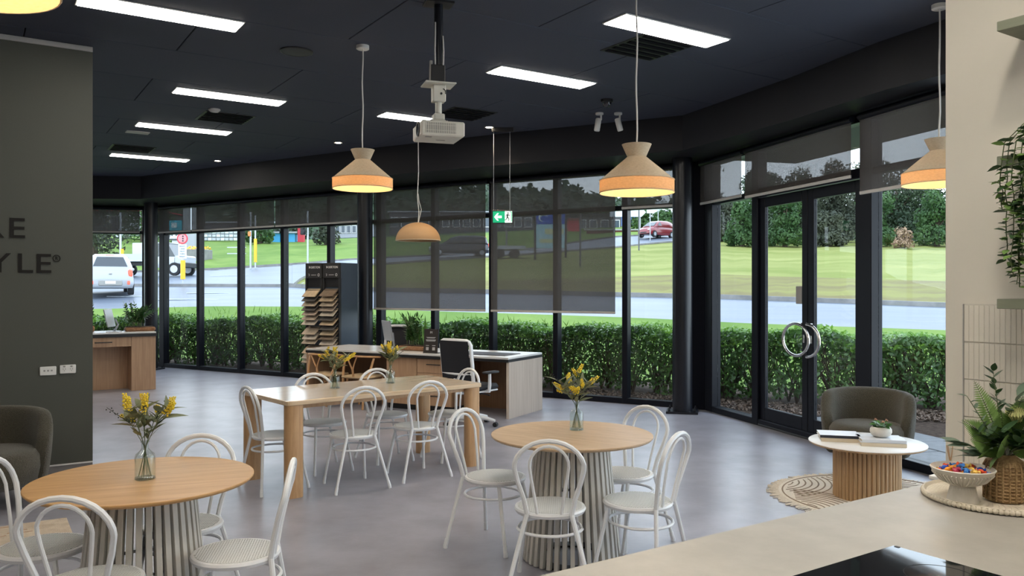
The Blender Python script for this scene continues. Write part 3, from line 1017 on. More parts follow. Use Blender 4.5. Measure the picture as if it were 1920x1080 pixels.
HC = [(-900, 21), (-300, 20), (200, 18.6), (444, 18.0), (800, 15.7), (1150, 13.7), (1330, 12.8), (1550, 12.0), (1800, 11.5), (2000, 11.1), (2700, 10)]
HX = np.array([q[0] for q in HC], float)
HY = np.array([q[1] for q in HC], float)
r_near = row((-900, 580, 27), (200, 579, 26), (400, 574, 26), (600, 575, 25), (800, 583, 24), (1000, 589, 23), (1200, 596, 22), (1400, 606, 21), (1600, 613, 20.5), (1800, 620, 20), (2700, 640, 18))
r_far = row((-900, 537, 36), (200, 537, 35), (550, 538, 34), (600, 543, 33), (680, 546, 32), (1000, 552, 31), (1200, 557, 30), (1340, 560, 29.5), (1772, 576, 28), (2700, 592, 26))
r_low = row((-900, 537, 36), (200, 537, 35), (548, 538, 34), (556, 530, 36.5), (575, 519, 41), (650, 500, 47), (720, 496, 50), (850, 487, 54), (1000, 477, 58), (1160, 464, 62), (1250, 455, 66), (1340, 451, 68), (1450, 454, 66), (1772, 458, 62), (2700, 460, 58))
r_up = row((-900, 512, 50), (200, 512, 50), (316, 509, 51), (400, 506, 52), (571, 495, 56), (650, 488, 58), (850, 478, 62), (1000, 467, 67), (1160, 444, 74), (1250, 440, 77), (1340, 444, 74), (1430, 453, 67), (1772, 457, 63), (2700, 459, 59))
r_base = row((-900, 440, 85), (200, 440, 85), (400, 450, 82), (600, 449, 85), (850, 440, 90), (1000, 432, 95), (1160, 424, 100), (1250, 420, 105), (1340, 428, 95), (1450, 448, 80), (1772, 452, 75), (2700, 452, 72))
r_end = row((-900, 430, 260), (400, 438, 260), (1000, 425, 260), (1772, 440, 260), (2700, 440, 260))
r_near2 = [HX, HY + 1.25, np.zeros(len(HX))]
ROWS = [r_near2, r_near, r_far, r_low, r_up, r_base, r_end]


def rowat(r, px):
    return np.interp(px, r[0], r[1]), np.interp(px, r[0], r[2])


def ground(px, Y):
    q = [rowat(r, px) for r in ROWS]
    ys, zs = [a for a, _ in q], [b for _, b in q]
    for i in range(1, len(ys)):
        ys[i] = max(ys[i], ys[i - 1] + 1e-3)
    return float(np.interp(Y, ys, zs))


def gp(px, Y, up=0.0):
    p = ay(px, Y)
    return Vector((p.x, p.y, ground(px, Y) + up))


def strip(name, ra, rb, m, p0=-900, p1=2700, n=110, sub=4, noise=0.0, lift=0.0):
    rows = []
    cols = np.linspace(p0, p1, n)
    for i in range(sub + 1):
        f = i / sub
        L = []
        for px in cols:
            (ya, za), (yb, zb) = rowat(ra, px), rowat(rb, px)
            yb = max(yb, ya + .002)
            Y, z = ya + (yb - ya) * f, za + (zb - za) * f
            if 0 < i < sub and noise:
                z += R.uniform(-noise, noise)
            L.append(((px - 960) / F * Y, Y, z + lift))
        rows.append(L)
    o = MB().grid(rows).build(name, m, None, True, 80)
    return struct(o)


strip('lawn_verge', r_near2, r_near, M['lawn'], sub=5, noise=.03)
strip('road', r_near, r_far, M['road'], sub=2)
strip('cross_road', r_far, r_up, M['road'], -900, 590, 60, 2, lift=-.03)
r_mid = [np.linspace(548, 2700, 120)]
_a = [rowat(r_far, q) for q in r_mid[0]]
_b = [rowat(r_low, q) for q in r_mid[0]]
r_mid += [np.array([a[0] + (b[0] - a[0]) * .24 for a, b in zip(_a, _b)]), np.array([a[1] + (b[1] - a[1]) * .24 for a, b in zip(_a, _b)])]
strip('dry_verge', r_far, r_mid, M['dryg'], 548, 2700, 110, 4, noise=.06)
strip('road_island', r_mid, r_low, M['lawnr'], 548, 2700, 110, 6, noise=.06)
strip('side_road', r_low, r_up, M['road'], 548, 1440, 60, 1)
strip('lawn_slope', r_up, r_base, M['lawn'], -900, 1440, 90, 5, noise=.08)
strip('field', r_up, r_base, M['lawnr'], 1430, 2700, 40, 2)
strip('far_ground', r_base, r_end, M['hillm'], sub=2)


def kerb(name, r, p0, p1, w=.35, h=.14, side=1):
    rows = [[], [], [], []]
    for px in np.linspace(p0, p1, 70):
        Y, z = rowat(r, px)
        for i, (dy, dz) in enumerate(((0, -.02), (0, h), (w, h), (w, -.02))):
            rows[i].append(((px - 960) / F * (Y + dy * side), Y + dy * side, z + dz))
    return struct(MB().grid(rows).build(name, M['kerb'], None, False))


kerb('kerb', r_far, 540, 2700, .45, .16)
kerb('median_kerb', r_far, -300, 548, .8, .12)
kerb('kerb_far', r_up, -300, 1430, .3, .12)
kerb('kerb_island', r_low, 549, 1430, .3, .10, -1)
# painted lane marks on the wet road
for px, Y, L in ((390, 31, 1.6), (345, 28.5, 2.4), (430, 44, 2.0), (240, 30, 1.5)):
    p = gp(px, Y, .015)
    o = struct(MB().box((0, 0, 0), (L, .14, .01)).build('road_marking', M['plaque'], None, False))
    o.location = p

# planting bed, bark and paving beside the glass
GP = [HX, HY - .55, np.zeros(len(HX)) - .03]


def wall_out(px):
    k = (px - 960) / F
    a = 10.97 / (.856 + .5166 * k)
    b = 5.61 / (.272 + .962 * k) if .272 + .962 * k > .05 else 99
    return min(a, b) + .12 if px > 285 else 17.55 - (285 - px) * .004


cols = np.linspace(-200, 2100, 90)
rows = []
for f in (0, .33, .66, 1.0, 1.3):
    L = []
    for px in cols:
        ya = wall_out(px)
        yb = float(np.interp(px, HX, HY)) + 1.9
        Y = ya + (yb - ya) * min(f, 1.0)
        L.append(((px - 960) / F * Y, Y, -.02 + (R.uniform(-.02, .03) if .1 < f < 1 else 0)))
    rows.append(L)
struct(MB().grid(rows[:4]).build('garden_bed', M['mulch'], None, True, 80))
# bark chips lying on the bed
N = 5200
pts = []
for i in range(N):
    px = R.uniform(1050, 1850)
    yb = float(np.interp(px, HX, HY)) - .45
    ya = wall_out(px)
    if px > 1330:
        ya = max(ya, yb - 1.0)
    Y = R.uniform(ya + .05, yb)
    p = ay(px, Y)
    pts.append((p.x, p.y, .005 + R.random() * .015))
pts = np.array(pts)
quadcloud('bark_chips', pts, np.tile([0, 0, 1.0], (N, 1)), .055, M['chip'], None, .55, .1)
# pavers outside the doors
pave = sempty('path', V1, math.atan2(DR.y, DR.x))
pm = MB().box((0, 0, 0), (.888, .588, .05), .008).mesh('paver', M['paver'], smooth=False)
for i in range(8):
    for j in range(4):
        x, y = 1.0 + i * .9 + (.45 if j % 2 else 0), .55 + j * .6
        if y > 2.1 - (0.0 if i > 2 else .9):
            continue
        ob('paver', pm, pave, (x, y, -.012 + R.uniform(-.003, .003)))


# ------------------------------------------------------------------ clipped hedge
def hedge():
    t = thing('hedge', 'long clipped green hedge running outside the glass walls', 'hedge', (0, 0, 0))
    line = [ay(px, float(np.interp(px, HX, HY))) for px in np.linspace(60, 1990, 80)]
    seg = np.array([[p.x, p.y] for p in line])
    d = np.diff(seg, axis=0)
    ln = np.linalg.norm(d, axis=1)
    cum = np.concatenate([[0], np.cumsum(ln)])

    def pos(s):
        i = np.clip(np.searchsorted(cum, s) - 1, 0, len(d) - 1)
        f = (s - cum[i]) / ln[i]
        base = seg[i] + d[i] * f[:, None]
        nn = np.stack([d[i][:, 1], -d[i][:, 0]], 1) / ln[i][:, None]     # towards the room
        return base, nn
    tot = cum[-1]

    def shell(n, off, zf, nz, nf):
        s = NR.uniform(0, tot, n)
        b, nn = pos(s)
        bump = .05 * np.sin(s * 2.3) + .04 * np.sin(s * 5.1 + 1)
        o = off(n) + bump * .5
        z = zf(n, o) + bump
        p = np.stack([b[:, 0] + nn[:, 0] * o, b[:, 1] + nn[:, 1] * o, z], 1)
        nv = np.stack([nn[:, 0] * nf, nn[:, 1] * nf, np.full(n, nz)], 1)
        return p, nv
    parts = []
    den = tot
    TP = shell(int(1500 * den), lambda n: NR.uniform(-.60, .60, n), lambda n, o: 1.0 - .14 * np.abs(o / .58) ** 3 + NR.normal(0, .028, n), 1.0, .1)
    quadcloud('new_growth', TP[0], TP[1], .078, M['hedgetop'], t, .5)  # top leaves carry the sky's light in their colour
    parts.append(shell(int(900 * den), lambda n: .52 + NR.normal(0, .06, n), lambda n, o: 1.0 - .95 * NR.uniform(0, 1, n) ** 1.45, .25, 1.0))
    parts.append(shell(int(620 * den), lambda n: -.53 + NR.normal(0, .05, n), lambda n, o: 1.0 - .95 * NR.uniform(0, 1, n) ** 1.1, .25, -1.0))
    parts.append(shell(int(700 * den), lambda n: NR.uniform(-.5, .5, n), lambda n, o: 1.0 - .95 * NR.uniform(0, 1, n) ** 1.7, .6, .3))
    P = np.concatenate([a for a, _ in parts])
    Q = np.concatenate([b for _, b in parts])
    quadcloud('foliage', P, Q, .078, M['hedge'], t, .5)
    mb = MB()
    for i in range(230):
        s = np.array([R.uniform(0, tot)])
        b, nn = pos(s)
        x, y = b[0] + nn[0] * R.uniform(-.15, .35)
        z = 0
        for k in range(4):
            dx, dy = R.uniform(-.4, .4), R.uniform(-.3, .3)
            mb.tube([(x, y, -.02), (x + dx * .25, y + dy * .2, .25), (x + dx * .7, y + dy * .7, .55), (x + dx, y + dy, .88)], [.016, .013, .009, .004], 4)
    st = mb.build('stems', M['twig'], t)
    st['kind'] = 'stuff'
    return t


hedge()


# ------------------------------------------------------------------ trees
def blob_tree(px, Y, h, w, m, name, label, cat='tree', n=2600, leaf=.34, trunk=.25, zoff=0.0, low=.12, seed=0):
    base = gp(px, Y, zoff)
    t = thing(name, label, cat, base, R.uniform(0, 6))
    mb = MB()
    mb.tube([(0, 0, -.3), (.05, 0, h * .3), (-.05, .05, h * .62)], [trunk, trunk * .75, trunk * .3], 7)
    lobes = []
    k = 9
    for i in range(k):
        g = R.uniform(0, 2 * PI)
        rr = w * .33 * math.sqrt(R.random())
        zc = h * R.uniform(low + .14, .80)
        lobes.append((rr * math.cos(g), rr * math.sin(g), zc, w * R.uniform(.20, .30), h * R.uniform(.13, .21)))
        mb.tube([(0, 0, h * .3), (rr * math.cos(g) * .6, rr * math.sin(g) * .6, (h * .3 + zc) / 2), (rr * math.cos(g), rr * math.sin(g), zc)], [trunk * .4, trunk * .25, trunk * .1], 5)
    lobes.append((0, 0, h * .52, w * .36, h * .36))
    for i in range(6):
        g = 2 * PI * i / 6 + R.random()
        lobes.append((w * .34 * math.cos(g), w * .34 * math.sin(g), h * .17, w * .22, h * .17))
    mb.build('trunk', M['twig'], t)
    L = np.array(lobes)
    ii = NR.integers(0, len(L), n)
    v = NR.normal(0, 1, (n, 3))
    v /= np.linalg.norm(v, axis=1)[:, None]
    rad = NR.uniform(.72, 1.04, n)[:, None]
    p = L[ii][:, :3] + v * rad * np.stack([L[ii][:, 3], L[ii][:, 3], L[ii][:, 4]], 1)
    p[:, 2] = np.maximum(p[:, 2], .1)
    quadcloud('foliage', p, v, leaf, m, t, .6)
    return t


TR = 'trees and shrubs beyond the field'
for px, Y, h, w, m, nm, lab in (
    (1345, 67, 4.7, 3.4, 'tree3', 'tree', 'thin grey-green tree beside the fenced house'),
    (1438, 67, 6.6, 4.2, 'tree1', 'tree', 'dark tree behind the first glass door leaf'),
    (1560, 67, 7.5, 4.3, 'tree3', 'tree', 'big grey-leaved tree seen through the second door leaf'),
    (1682, 67, 7.2, 4.3, 'tree1', 'tree', 'dark tree right of the wide door mullion'),
    (1806, 67, 7.0, 4.3, 'tree1', 'tree', 'dark tree half hidden by the kitchen wall edge'),
    (1500, 74.5, 7.9, 4.6, 'tree1', 'tree', 'tall dark tree behind the door meeting stile, in the second row'),
    (1620, 74.5, 8.3, 4.6, 'tree3', 'tree', 'tall grey tree in the second row behind the wide mullion'),
    (1742, 74.5, 7.4, 4.6, 'tree1', 'tree', 'tall dark tree in the second row straight below the rightmost pendant'),
    (1866, 74.5, 7.6, 4.6, 'tree1', 'tree', 'tall dark tree in the second row behind the kitchen wall'),
    (1390, 60, 3.9, 2.4, 'tree2', 'shrub', 'bright green rounded shrub right of the fenced house'),
    (1472, 60, 4.3, 2.9, 'tree2', 'shrub', 'bright green broad shrub seen through the first door leaf'),
    (1556, 60, 3.0, 2.3, 'tree3', 'shrub', 'low grey-green shrub seen through the second door leaf'),
    (1640, 60, 4.2, 2.6, 'tree2', 'shrub', 'green shrub at the field edge behind the wide mullion'),
    (1757, 60, 4.4, 3.0, 'tree2', 'shrub', 'bright green shrub at the field edge beside the kitchen wall'),
):
    blob_tree(px, Y, h, w, M[m], nm, lab, nm, 7500 if nm == 'tree' else 3600, .26, .22)['group'] = TR
blob_tree(1696, 57.2, 1.9, 1.5, mat('dry leaf', (.30, .20, .13), .9), 'dry_shrub', 'brown dry shrub at the field edge among green ones', 'shrub', 700, .22, .08)
for px, Y, h, w, m, lab in ((178, 62, 7, 4.5, 'tree3', 'bare grey-green tree above the white hatchback'), (268, 76, 7, 6, 'tree2', 'green tree behind the flatbed truck'),
                            (487, 77, 4.6, 2.6, 'tree2', 'green bushy tree left of the blue containers'), (612, 76, 4.4, 2.6, 'tree3', 'grey tree right of the red panel'), (548, 87, 5, 4, 'tree1', 'dark tree behind the red panel')):
    blob_tree(px, Y, h, w, M[m], 'tree', lab, 'tree', 1800, .34)['group'] = 'trees along the cross road'
for px, Y, h, w, lab in ((1204, 89, 4.0, 2.8, 'small dark tree left of the blue house'), (1246, 88, 3.0, 3, 'green shrub in front of the blue house windows'), (1284, 120, 9, 5, 'pale tree right of the blue house'), (1318, 104, 10, 5.5, 'pale tree behind the column by the entrance')):
    blob_tree(px, Y, h, w, M['tree2' if h < 5 else 'tree3'], 'tree', lab, 'tree', 1500, .4)['group'] = 'trees around the blue house'
# wooded hills on the skyline
HP = [(-900, 395), (200, 392), (420, 385), (620, 372), (780, 352), (860, 346), (905, 338), (960, 348), (1000, 354), (1050, 346), (1110, 356), (1170, 366), (1250, 372), (1340, 378), (1450, 372), (1700, 380), (2700, 390)]
hx, hy = np.array([q[0] for q in HP], float), np.array([q[1] + (34 if q[0] > 840 else 8) for q in HP], float)
rows = []
for f in np.linspace(0, 1, 9):
    L = []
    for px in np.linspace(-900, 2700, 160):
        Y = 170 + 110 * f
        top = zy(np.interp(px, hx, hy), 280)
        zz = 6 + (top - 6) * math.sin(f * PI / 2) ** 1.1 + (R.uniform(-1.2, 1.2) if f > .1 else 0)
        L.append(((px - 960) / F * Y, Y, zz))
    rows.append(L)
struct(MB().grid(rows).build('hills', M['hillm'], None, True, 80))
n = 14000
px = NR.uniform(-100, 1900, n)
f = NR.uniform(.35, 1.0, n)
cl = np.sin(px * .21) + np.sin(px * .083 + 1) * 1.2 + np.sin(px * .47) * .5
Y = 170 + 110 * f
z = 6 + (zy(np.interp(px, hx, hy), 280) - 6) * np.sin(f * PI / 2) ** 1.1 + NR.uniform(0, 1, n) ** 1.5 * (4.5 + 1.1 * cl.clip(-1.2, 2))
P = np.stack([(px - 960) / F * Y, Y, z], 1)
o = quadcloud('hill_trees', P, np.tile([0, -.5, .7], (n, 1)), 2.6, M['tree1'], None, .8)


# ------------------------------------------------------------------ vehicles
def loftcar(t, name, m, st, parent=None, ang=50):
    """st: (y, half width low, half width high, z low, z high)"""
    rows = []
    for (y, wl_, wh, z0, z1) in st:
        e = (z1 - z0) * .25
        rows.append([(-wl_ * .94, y, z0), (-wl_, y, z0 + e), (-(wl_ * .45 + wh * .55), y, z1 - e * .8), (-wh * .88, y, z1), (wh * .88, y, z1), ((wl_ * .45 + wh * .55), y, z1 - e * .8), (wl_, y, z0 + e), (wl_ * .94, y, z0)])
    mb = MB().grid(rows, closed=True)
    k = len(mb.v)
    mb.f.append(tuple(range(8)))
    mb.f.append(tuple(range(k - 8, k)))
    return mb.build(name, m, parent or t, True, ang)


def wheels(t, ys, x, r=.30, w=.2):
    for y in ys:
        for sx_ in (-1, 1):
            Mx = Matrix.Translation((sx_ * x, y, r)) @ Matrix.Rotation(PI / 2, 4, 'Y')
            wh = MB().lathe([(r * .6, -w / 2), (r * .95, -w / 2), (r, -w / 3), (r, w / 3), (r * .95, w / 2), (r * .6, w / 2)], 18, Mx).build('wheel', M['tyre'], t)
            MB().lathe([(r * .58, -w / 2 - .008), (r * .5, -w / 2 + .02), (.05, -w / 2 - .005), (.05, w / 2 + .005), (r * .5, w / 2 - .02), (r * .58, w / 2 + .008)], 12, Mx).build('hub_cap', M['galv'], wh)


def hatch(name, label, px, Y, rz, paint, cat='car', L=3.6):
    t = thing(name, label, cat, gp(px, Y), rz)
    h = L / 2
    loftcar(t, 'body', paint, [(-h, .66, .62, .34, .72), (-h + .07, .78, .72, .26, .90), (-h + .5, .80, .76, .24, .95), (0, .80, .76, .22, .95), (h - .75, .80, .74, .24, .93), (h - .2, .76, .66, .26, .76), (h, .62, .56, .34, .60)])
    loftcar(t, 'cabin', paint, [(-h + .06, .72, .56, .80, .98), (-h + .14, .74, .54, .85, 1.20), (-h + .30, .75, .52, .88, 1.45), (-h + .9, .75, .54, .90, 1.51), (.1, .75, .54, .90, 1.49), (.5, .74, .52, .90, 1.36), (1.12, .70, .56, .86, .95)])

    def glaze(nm, q, out):
        v = [Vector(p) for p in q]
        MB().add(v + [p + Vector(out) * .02 for p in v], [(0, 1, 2, 3), (7, 6, 5, 4), (0, 4, 5, 1), (1, 5, 6, 2), (2, 6, 7, 3), (3, 7, 4, 0)]).build(nm, M['carg'], t, False)
    glaze('rear_window', [(-.56, -h + .085, 1.04), (.56, -h + .085, 1.04), (.43, -h + .225, 1.38), (-.43, -h + .225, 1.38)], (0, -1, .4))
    glaze('windscreen', [(-.56, 1.06, 1.0), (.56, 1.06, 1.0), (.46, .50, 1.36), (-.46, .50, 1.36)], (0, .6, .8))
    for sx_ in (-1, 1):
        glaze('side_window', [(sx_ * .715, -h + .42, 1.06), (sx_ * .715, .70, 1.06), (sx_ * .60, .35, 1.36), (sx_ * .60, -h + .55, 1.38)], (sx_, 0, .3))
    for sx_ in (-1, 1):
        MB().box((sx_ * .655, -h + .035, .80), (.15, .10, .26), .04).build('tail_lamp', M['tail'], t)
        MB().box((sx_ * .60, -h + .0, .45), (.09, .06, .14), .02).build('reflector', M['tail'], t)
        MB().box((sx_ * .52, h - .09, .66), (.22, .14, .10), .03).build('headlamp', M['plaque'], t)
        MB().box((sx_ * .86, .55, .98), (.16, .10, .11), .03).build('mirror', paint, t)
    MB().box((0, -h - .005, .44), (.78, .05, .20), .04).build('bumper_panel', M['projg'], t)
    MB().box((0, -h - .036, .455), (.34, .012, .10), .003).build('number_plate', M['plate'], t)
    MB().box((0, -h - .01, .93 - .16), (.10, .02, .05), .008).build('badge', M['projg'], t)
    MB().box((0, -h + .16, 1.445), (.30, .03, .025), .005).build('brake_lamp', M['tail'], t)
    MB().tube([(-.05, -h + .10, 1.0), (.28, -h + .12, 1.03)], .010, 5).build('wiper', M['black'], t)
    MB().box((0, h - .02, .42), (.7, .05, .14), .03).build('grille', M['black'], t)
    wheels(t, (-h + .55, h - .62), .70)
    return t


hatch('hatchback_car', 'white hatchback car seen from behind on the wet road', 203, 31.0, .50, M['carw'])
hatch('red_car', 'dark red car on the side road below the blue house', 1230, 72, PI / 2 + .75, M['carr'])
hatch('dark_car', 'charcoal car behind the long blind on the side road', 860, 58, PI / 2 + .2, M['card'], L=4.2)
hatch('parked_car', 'white car parked at the top of the slope under the tree', 250, 80, PI / 2, M['carw'])
hatch('small_white_car', 'white car at the top of the field by the grey house', 1340, 80, 1.2, M['carw'])
t = thing('flatbed_truck', 'white flatbed truck crossing behind the corner column', 'truck', gp(283, 45), -.06)
loftcar(t, 'cab', M['carw'], [(-.8, .45, .40, .6, 1.0), (-.75, .9, .8, .45, 1.1), (.75, .9, .8, .45, 1.1), (.8, .45, .40, .6, 1.0)]).matrix_local = Matrix.Translation((1.0, 0, 0)) @ Matrix.Rotation(PI / 2, 4, 'Z')
MB().prism([(.55, 1.05), (.7, 1.75), (1.35, 1.75), (1.75, 1.05)], -.78, .78, Matrix.Rotation(PI / 2, 4, 'X')).build('cab_glass', M['carg'], t, False)
MB().box((1.0, 0, 1.78), (.75, 1.5, .06), .02).build('cab_roof', M['carw'], t)
MB().box((1.95, 0, .85), (.5, 1.7, .5), .08).build('bonnet', M['carw'], t)
MB().box((2.24, 0, .58), (.16, 1.7, .28), .04).build('bumper', M['black'], t)
MB().box((-1.1, 0, .82), (3.0, 1.9, .10), .01).build('tray', M['galv'], t)
for y in (-.93, .93):
    MB().box((-1.1, y, 1.02), (3.0, .04, .32), .008).build('side_board', M['carw'], t)
MB().box((-2.58, 0, 1.02), (.04, 1.9, .32), .008).build('tail_board', M['carw'], t)
MB().box((-.25, 0, 1.35), (1.0, 1.2, .9), .03).build('tool_box', M['galv'], t)
MB().box((-.6, 0, .66), (4.4, .8, .18)).build('chassis', M['black'], t)
wheels(t, (), .8)
for x in (1.75, -1.6):
    for y in (-.82, .82):
        Mx = Matrix.Translation((x, y, .36)) @ Matrix.Rotation(PI / 2, 4, 'X')
        wh = MB().lathe([(.2, -.1), (.34, -.1), (.36, -.06), (.36, .06), (.34, .1), (.2, .1)], 18, Mx).build('wheel', M['tyre'], t)
        MB().lathe([(.21, -.105), (.16, -.07), (.05, -.1), (.05, .1), (.16, .07), (.21, .105)], 12, Mx).build('hub_cap', M['galv'], wh)
t = thing('trailer', 'flat road trailer parked on the grass behind the blind', 'trailer', gp(950, 54), .1)
MB().box((0, 0, .62), (2.4, 1.4, .12), .02).build('deck', M['galv'], t)
MB().tube([(1.2, 0, .6), (2.1, 0, .55)], .04, 6).build('drawbar', M['galv'], t)
MB().box((0, -.68, .74), (2.4, .05, .14)).build('side_rail', M['galv'], t)
for x in (-.5, .5):
    for y in (-.72, .72):
        MB().lathe([(.18, -.08), (.29, -.08), (.30, 0), (.29, .08), (.18, .08)], 16, Matrix.Translation((x, y, .30)) @ Matrix.Rotation(PI / 2, 4, 'X')).build('wheel', M['tyre'], t)
MB().box((0, .1, 1.6), (.12, .12, 1.9), .01).build('mast', M['kerb'], t)
MB().box((.2, .1, 2.55), (2.6, .1, .10), .01).build('mast_arm', M['kerb'], t)


# ------------------------------------------------------------------ buildings (measured in metres at their distance)
def bld(name, label, px0, px1, Y, pyb, pyt, m, depth=8.0, roof=None, pitch=0, win=0, wpy=None, cat='building', trim=None):
    a, b = ay(px0, Y), ay(px1, Y)
    z0, z1 = zy(pyb, Y), zy(pyt, Y)
    w = b.x - a.x
    t = thing(name, label, cat, ((a.x + b.x) / 2, Y, z0))
    h = z1 - z0
    MB().box((0, depth / 2, h / 2 - .5), (w, depth, h + 1.0)).build('wall', m, t, False)
    if pitch:
        MB().prism([(-w / 2 - .4, h - .05), (w / 2 + .4, h - .05), (w / 2 + .4, h + .1), (0, h + pitch + .1), (-w / 2 - .4, h + .1)], -.4, depth + .4, Matrix(((1, 0, 0, 0), (0, 0, 1, 0), (0, 1, 0, 0), (0, 0, 0, 1)))).build('roof', roof or M['whiteroof'], t, False)
    else:
        MB().box((0, depth / 2, h + .06), (w + .5, depth + .5, .16)).build('roof', roof or M['projg'], t, False)
    if win:
        for i in range(win):
            x = -w / 2 + w * (i + .5) / win
            q = MB().box((x, -.03, h * .55), (w / win * .72, .10, h * .45), .01).build('window', M['white'], t, False)
            MB().box((x, -.085, h * .55), (w / win * .60, .03, h * .38)).build('pane', M['window'], q, False)
    return t, w, h


B = 'buildings across the road'
t, w, h = bld('blue_house', 'blue weatherboard house with pale gable roof across the grass', 1216, 1272, 100, 440, 408, M['bluewall'], 10, M['whiteroof'], 2.2, 6)
MB().prism([(-w / 2, h), (w / 2, h), (0, h + 1.9)], -.06, .05, Matrix(((1, 0, 0, 0), (0, 0, 1, 0), (0, 1, 0, 0), (0, 0, 0, 1)))).build('gable_wall', M['bluewall'], t, False)
t, w, h = bld('blue_house_wing', 'low blue wing with long pale roof beside the blue house', 1166, 1211, 112, 440, 402, M['bluewall'], 9, M['whiteroof'], 0, 0)
MB().box((0, -.2, h + .35), (w + 1.5, 3.0, .7), .1).build('roof_slope', M['whiteroof'], t, False)
bld('brick_wall', 'low red brown wall on the side road left of the red car', 1100, 1200, 84, 446, 432, M['brickred'], .4)
bld('shop_building', 'dark shop building with pale sign band behind the blind', 1060, 1165, 96, 440, 404, M['darkwall'], 8, M['darkwall'], 0, 5)
bld('red_shed', 'small red shed behind the long blind', 1066, 1086, 90, 436, 412, M['red'], 3, M['brickred'])
bld('grey_house', 'grey house behind a fence at the top of the field', 1338, 1372, 92, 432, 412, M['greywall'], 8, M['whiteroof'], 1.6, 3)
t = thing('grey_fence', 'grey paling fence in front of the grey house', 'fence', gp(1358, 84))
for i in range(14):
    MB().box((-2.0 + i * .3, 0, .85), (.28, .05, 1.8), .01).build('paling', M['darkwall'], t, False)
MB().box((0, .05, 1.4), (4.2, .05, .10)).build('rail', M['darkwall'], t, False)
bld('low_shops', 'long low dark shops behind the blind with the dome lamp', 730, 1000, 110, 440, 398, M['darkwall'], 10, M['greywall'], 0, 14)
bld('office_building', 'grey building with a row of windows right of the sample display', 618, 690, 92, 448, 415, M['greywall'], 10, M['darkwall'], 0, 7)
bld('advertising_board', 'red advertising panel beside the blue containers', 558, 569, 80, 451, 424, M['red'], .6)
t, w, h = bld('blue_container', 'bright blue container at the top of the grass, left one', 500, 525, 80, 451, 437, M['skip'], 3, M['greywall'])
t, w, h = bld('blue_container', 'bright blue container next to the red panel', 530, 553, 80, 451, 437, M['skip'], 3, M['greywall'])
bld('depot_shed', 'long grey shed behind the stacked pallets', 372, 520, 92, 450, 418, M['darkwall'], 10, M['greywall'])
t = thing('pallet_stack', 'stacked pale pallets and crates in front of the grey shed', 'pallets', gp(407, 80))
for i in range(10):
    for j in range(3):
        MB().box((-1.9 + i * .42, 0, .2 + j * .34), (.38, .5, .26), .02).build('crate', M['galv'] if (i + j) % 3 else M['plaque'], t, False)
bld('service_station', 'dark building with red fascia in the far window', 120, 300, 100, 430, 396, M['darkwall'], 10, M['red'], 0, 8)[0]
t = thing('planter_wall', 'grey planter wall with yellow flowers beside the cross road', 'planter', gp(349, 58))
MB().box((0, .8, .35), (2.6, 1.6, 1.0), .03).build('wall', M['kerb'], t, False)
n = 260
P = np.stack([NR.uniform(-1.25, 1.25, n), NR.uniform(.05, 1.5, n), NR.uniform(.86, 1.08, n)], 1)
quadcloud('flowers', P, np.tile([0, -.3, 1.0], (n, 1)), .16, M['yellow'], t, .8)
t = thing('pylon_sign', 'pylon sign with teal and black panels behind the planter wall', 'sign', gp(331, 61))
MB().box((.9, .3, 2.2), (.9, .5, 4.6), .05).build('pillar', M['greywall'], t, False)
MB().box((-.15, 0, 2.38), (1.1, .12, .75), .02).build('teal_panel', M['teal'], t, False)
MB().box((-.15, 0, 1.62), (1.1, .12, .66), .02).build('black_panel', M['darkwall'], t, False)
MB().prism([(-.5, 1.40), (.2, 1.40), (.12, 1.66), (-.02, 1.56), (-.15, 1.82), (-.28, 1.56), (-.42, 1.66)], .06, .075, Matrix.Rotation(PI / 2, 4, 'X')).build('emblem', M['plaque'], t, False)
MB().box((-.15, -.07, 2.40), (.42, .02, .36), .01).build('emblem', M['plaque'], t, False)
MB().box((-.15, .2, 1.0), (.5, .2, 2.6), .02).build('post', M['galv'], t, False)
# road signs and signals
t = thing('turn_sign', 'round red-ringed signal sign over a turn instruction plate on a yellow sleeved post', 'sign', gp(343, 35.3, -.10))
MB().tube([(0, 0, -.1), (0, 0, 2.35)], .035, 8).build('post', M['galv'], t)
MB().tube([(0, 0, .38), (0, 0, 1.20)], .10, 10).build('yellow_sleeve', M['yellow'], t)
MB().box((0, -.05, 1.58), (.36, .02, .62), .008).build('plate', M['plaque'], t, False)
for i, s in enumerate(('RIGHT', 'LANE', 'MUST', 'TURN', 'RIGHT')):
    text(s, .085, M['darkwall'], t, (0, -.065, 1.78 - i * .112), align='CENTER', name='lettering')
rg = Matrix.Translation((0, -.05, 2.14)) @ Matrix.Rotation(PI / 2, 4, 'X')
MB().lathe([(.24, 0), (.24, .02), (0, .02)], 24, rg).build('red_disc', M['red'], t)
MB().lathe([(.185, 0.02), (.185, .026), (0, .026)], 24, rg).build('pale_disc', mat('sign pink', (.62, .25, .25), .5), t)
for z in (2.24, 2.14, 2.04):
    MB().lathe([(.035, 0.026), (.035, .032), (0, .032)], 12, Matrix.Translation((0.03, -.05, z)) @ Matrix.Rotation(PI / 2, 4, 'X')).build('dot', M['black'], t)


def signal(px, Y, label, hl=0.0, h=3.6, head=2.6):
    t = thing('traffic_light', label, 'traffic light', gp(px, Y), 0, 'traffic lights at the crossing')
    MB().tube([(0, 0, -.1), (0, 0, h)], .06, 8).build('pole', M['galv'], t)
    MB().box((hl, -.12, head + .3), (.34, .2, 1.0), .04).build('signal_head', M['black'], t)
    for i in range(3):
        MB().tube([(hl, -.2, head + .62 - i * .31), (hl, -.36, head + .60 - i * .31)], .12, 10).build('visor', M['black'], t)
    return t


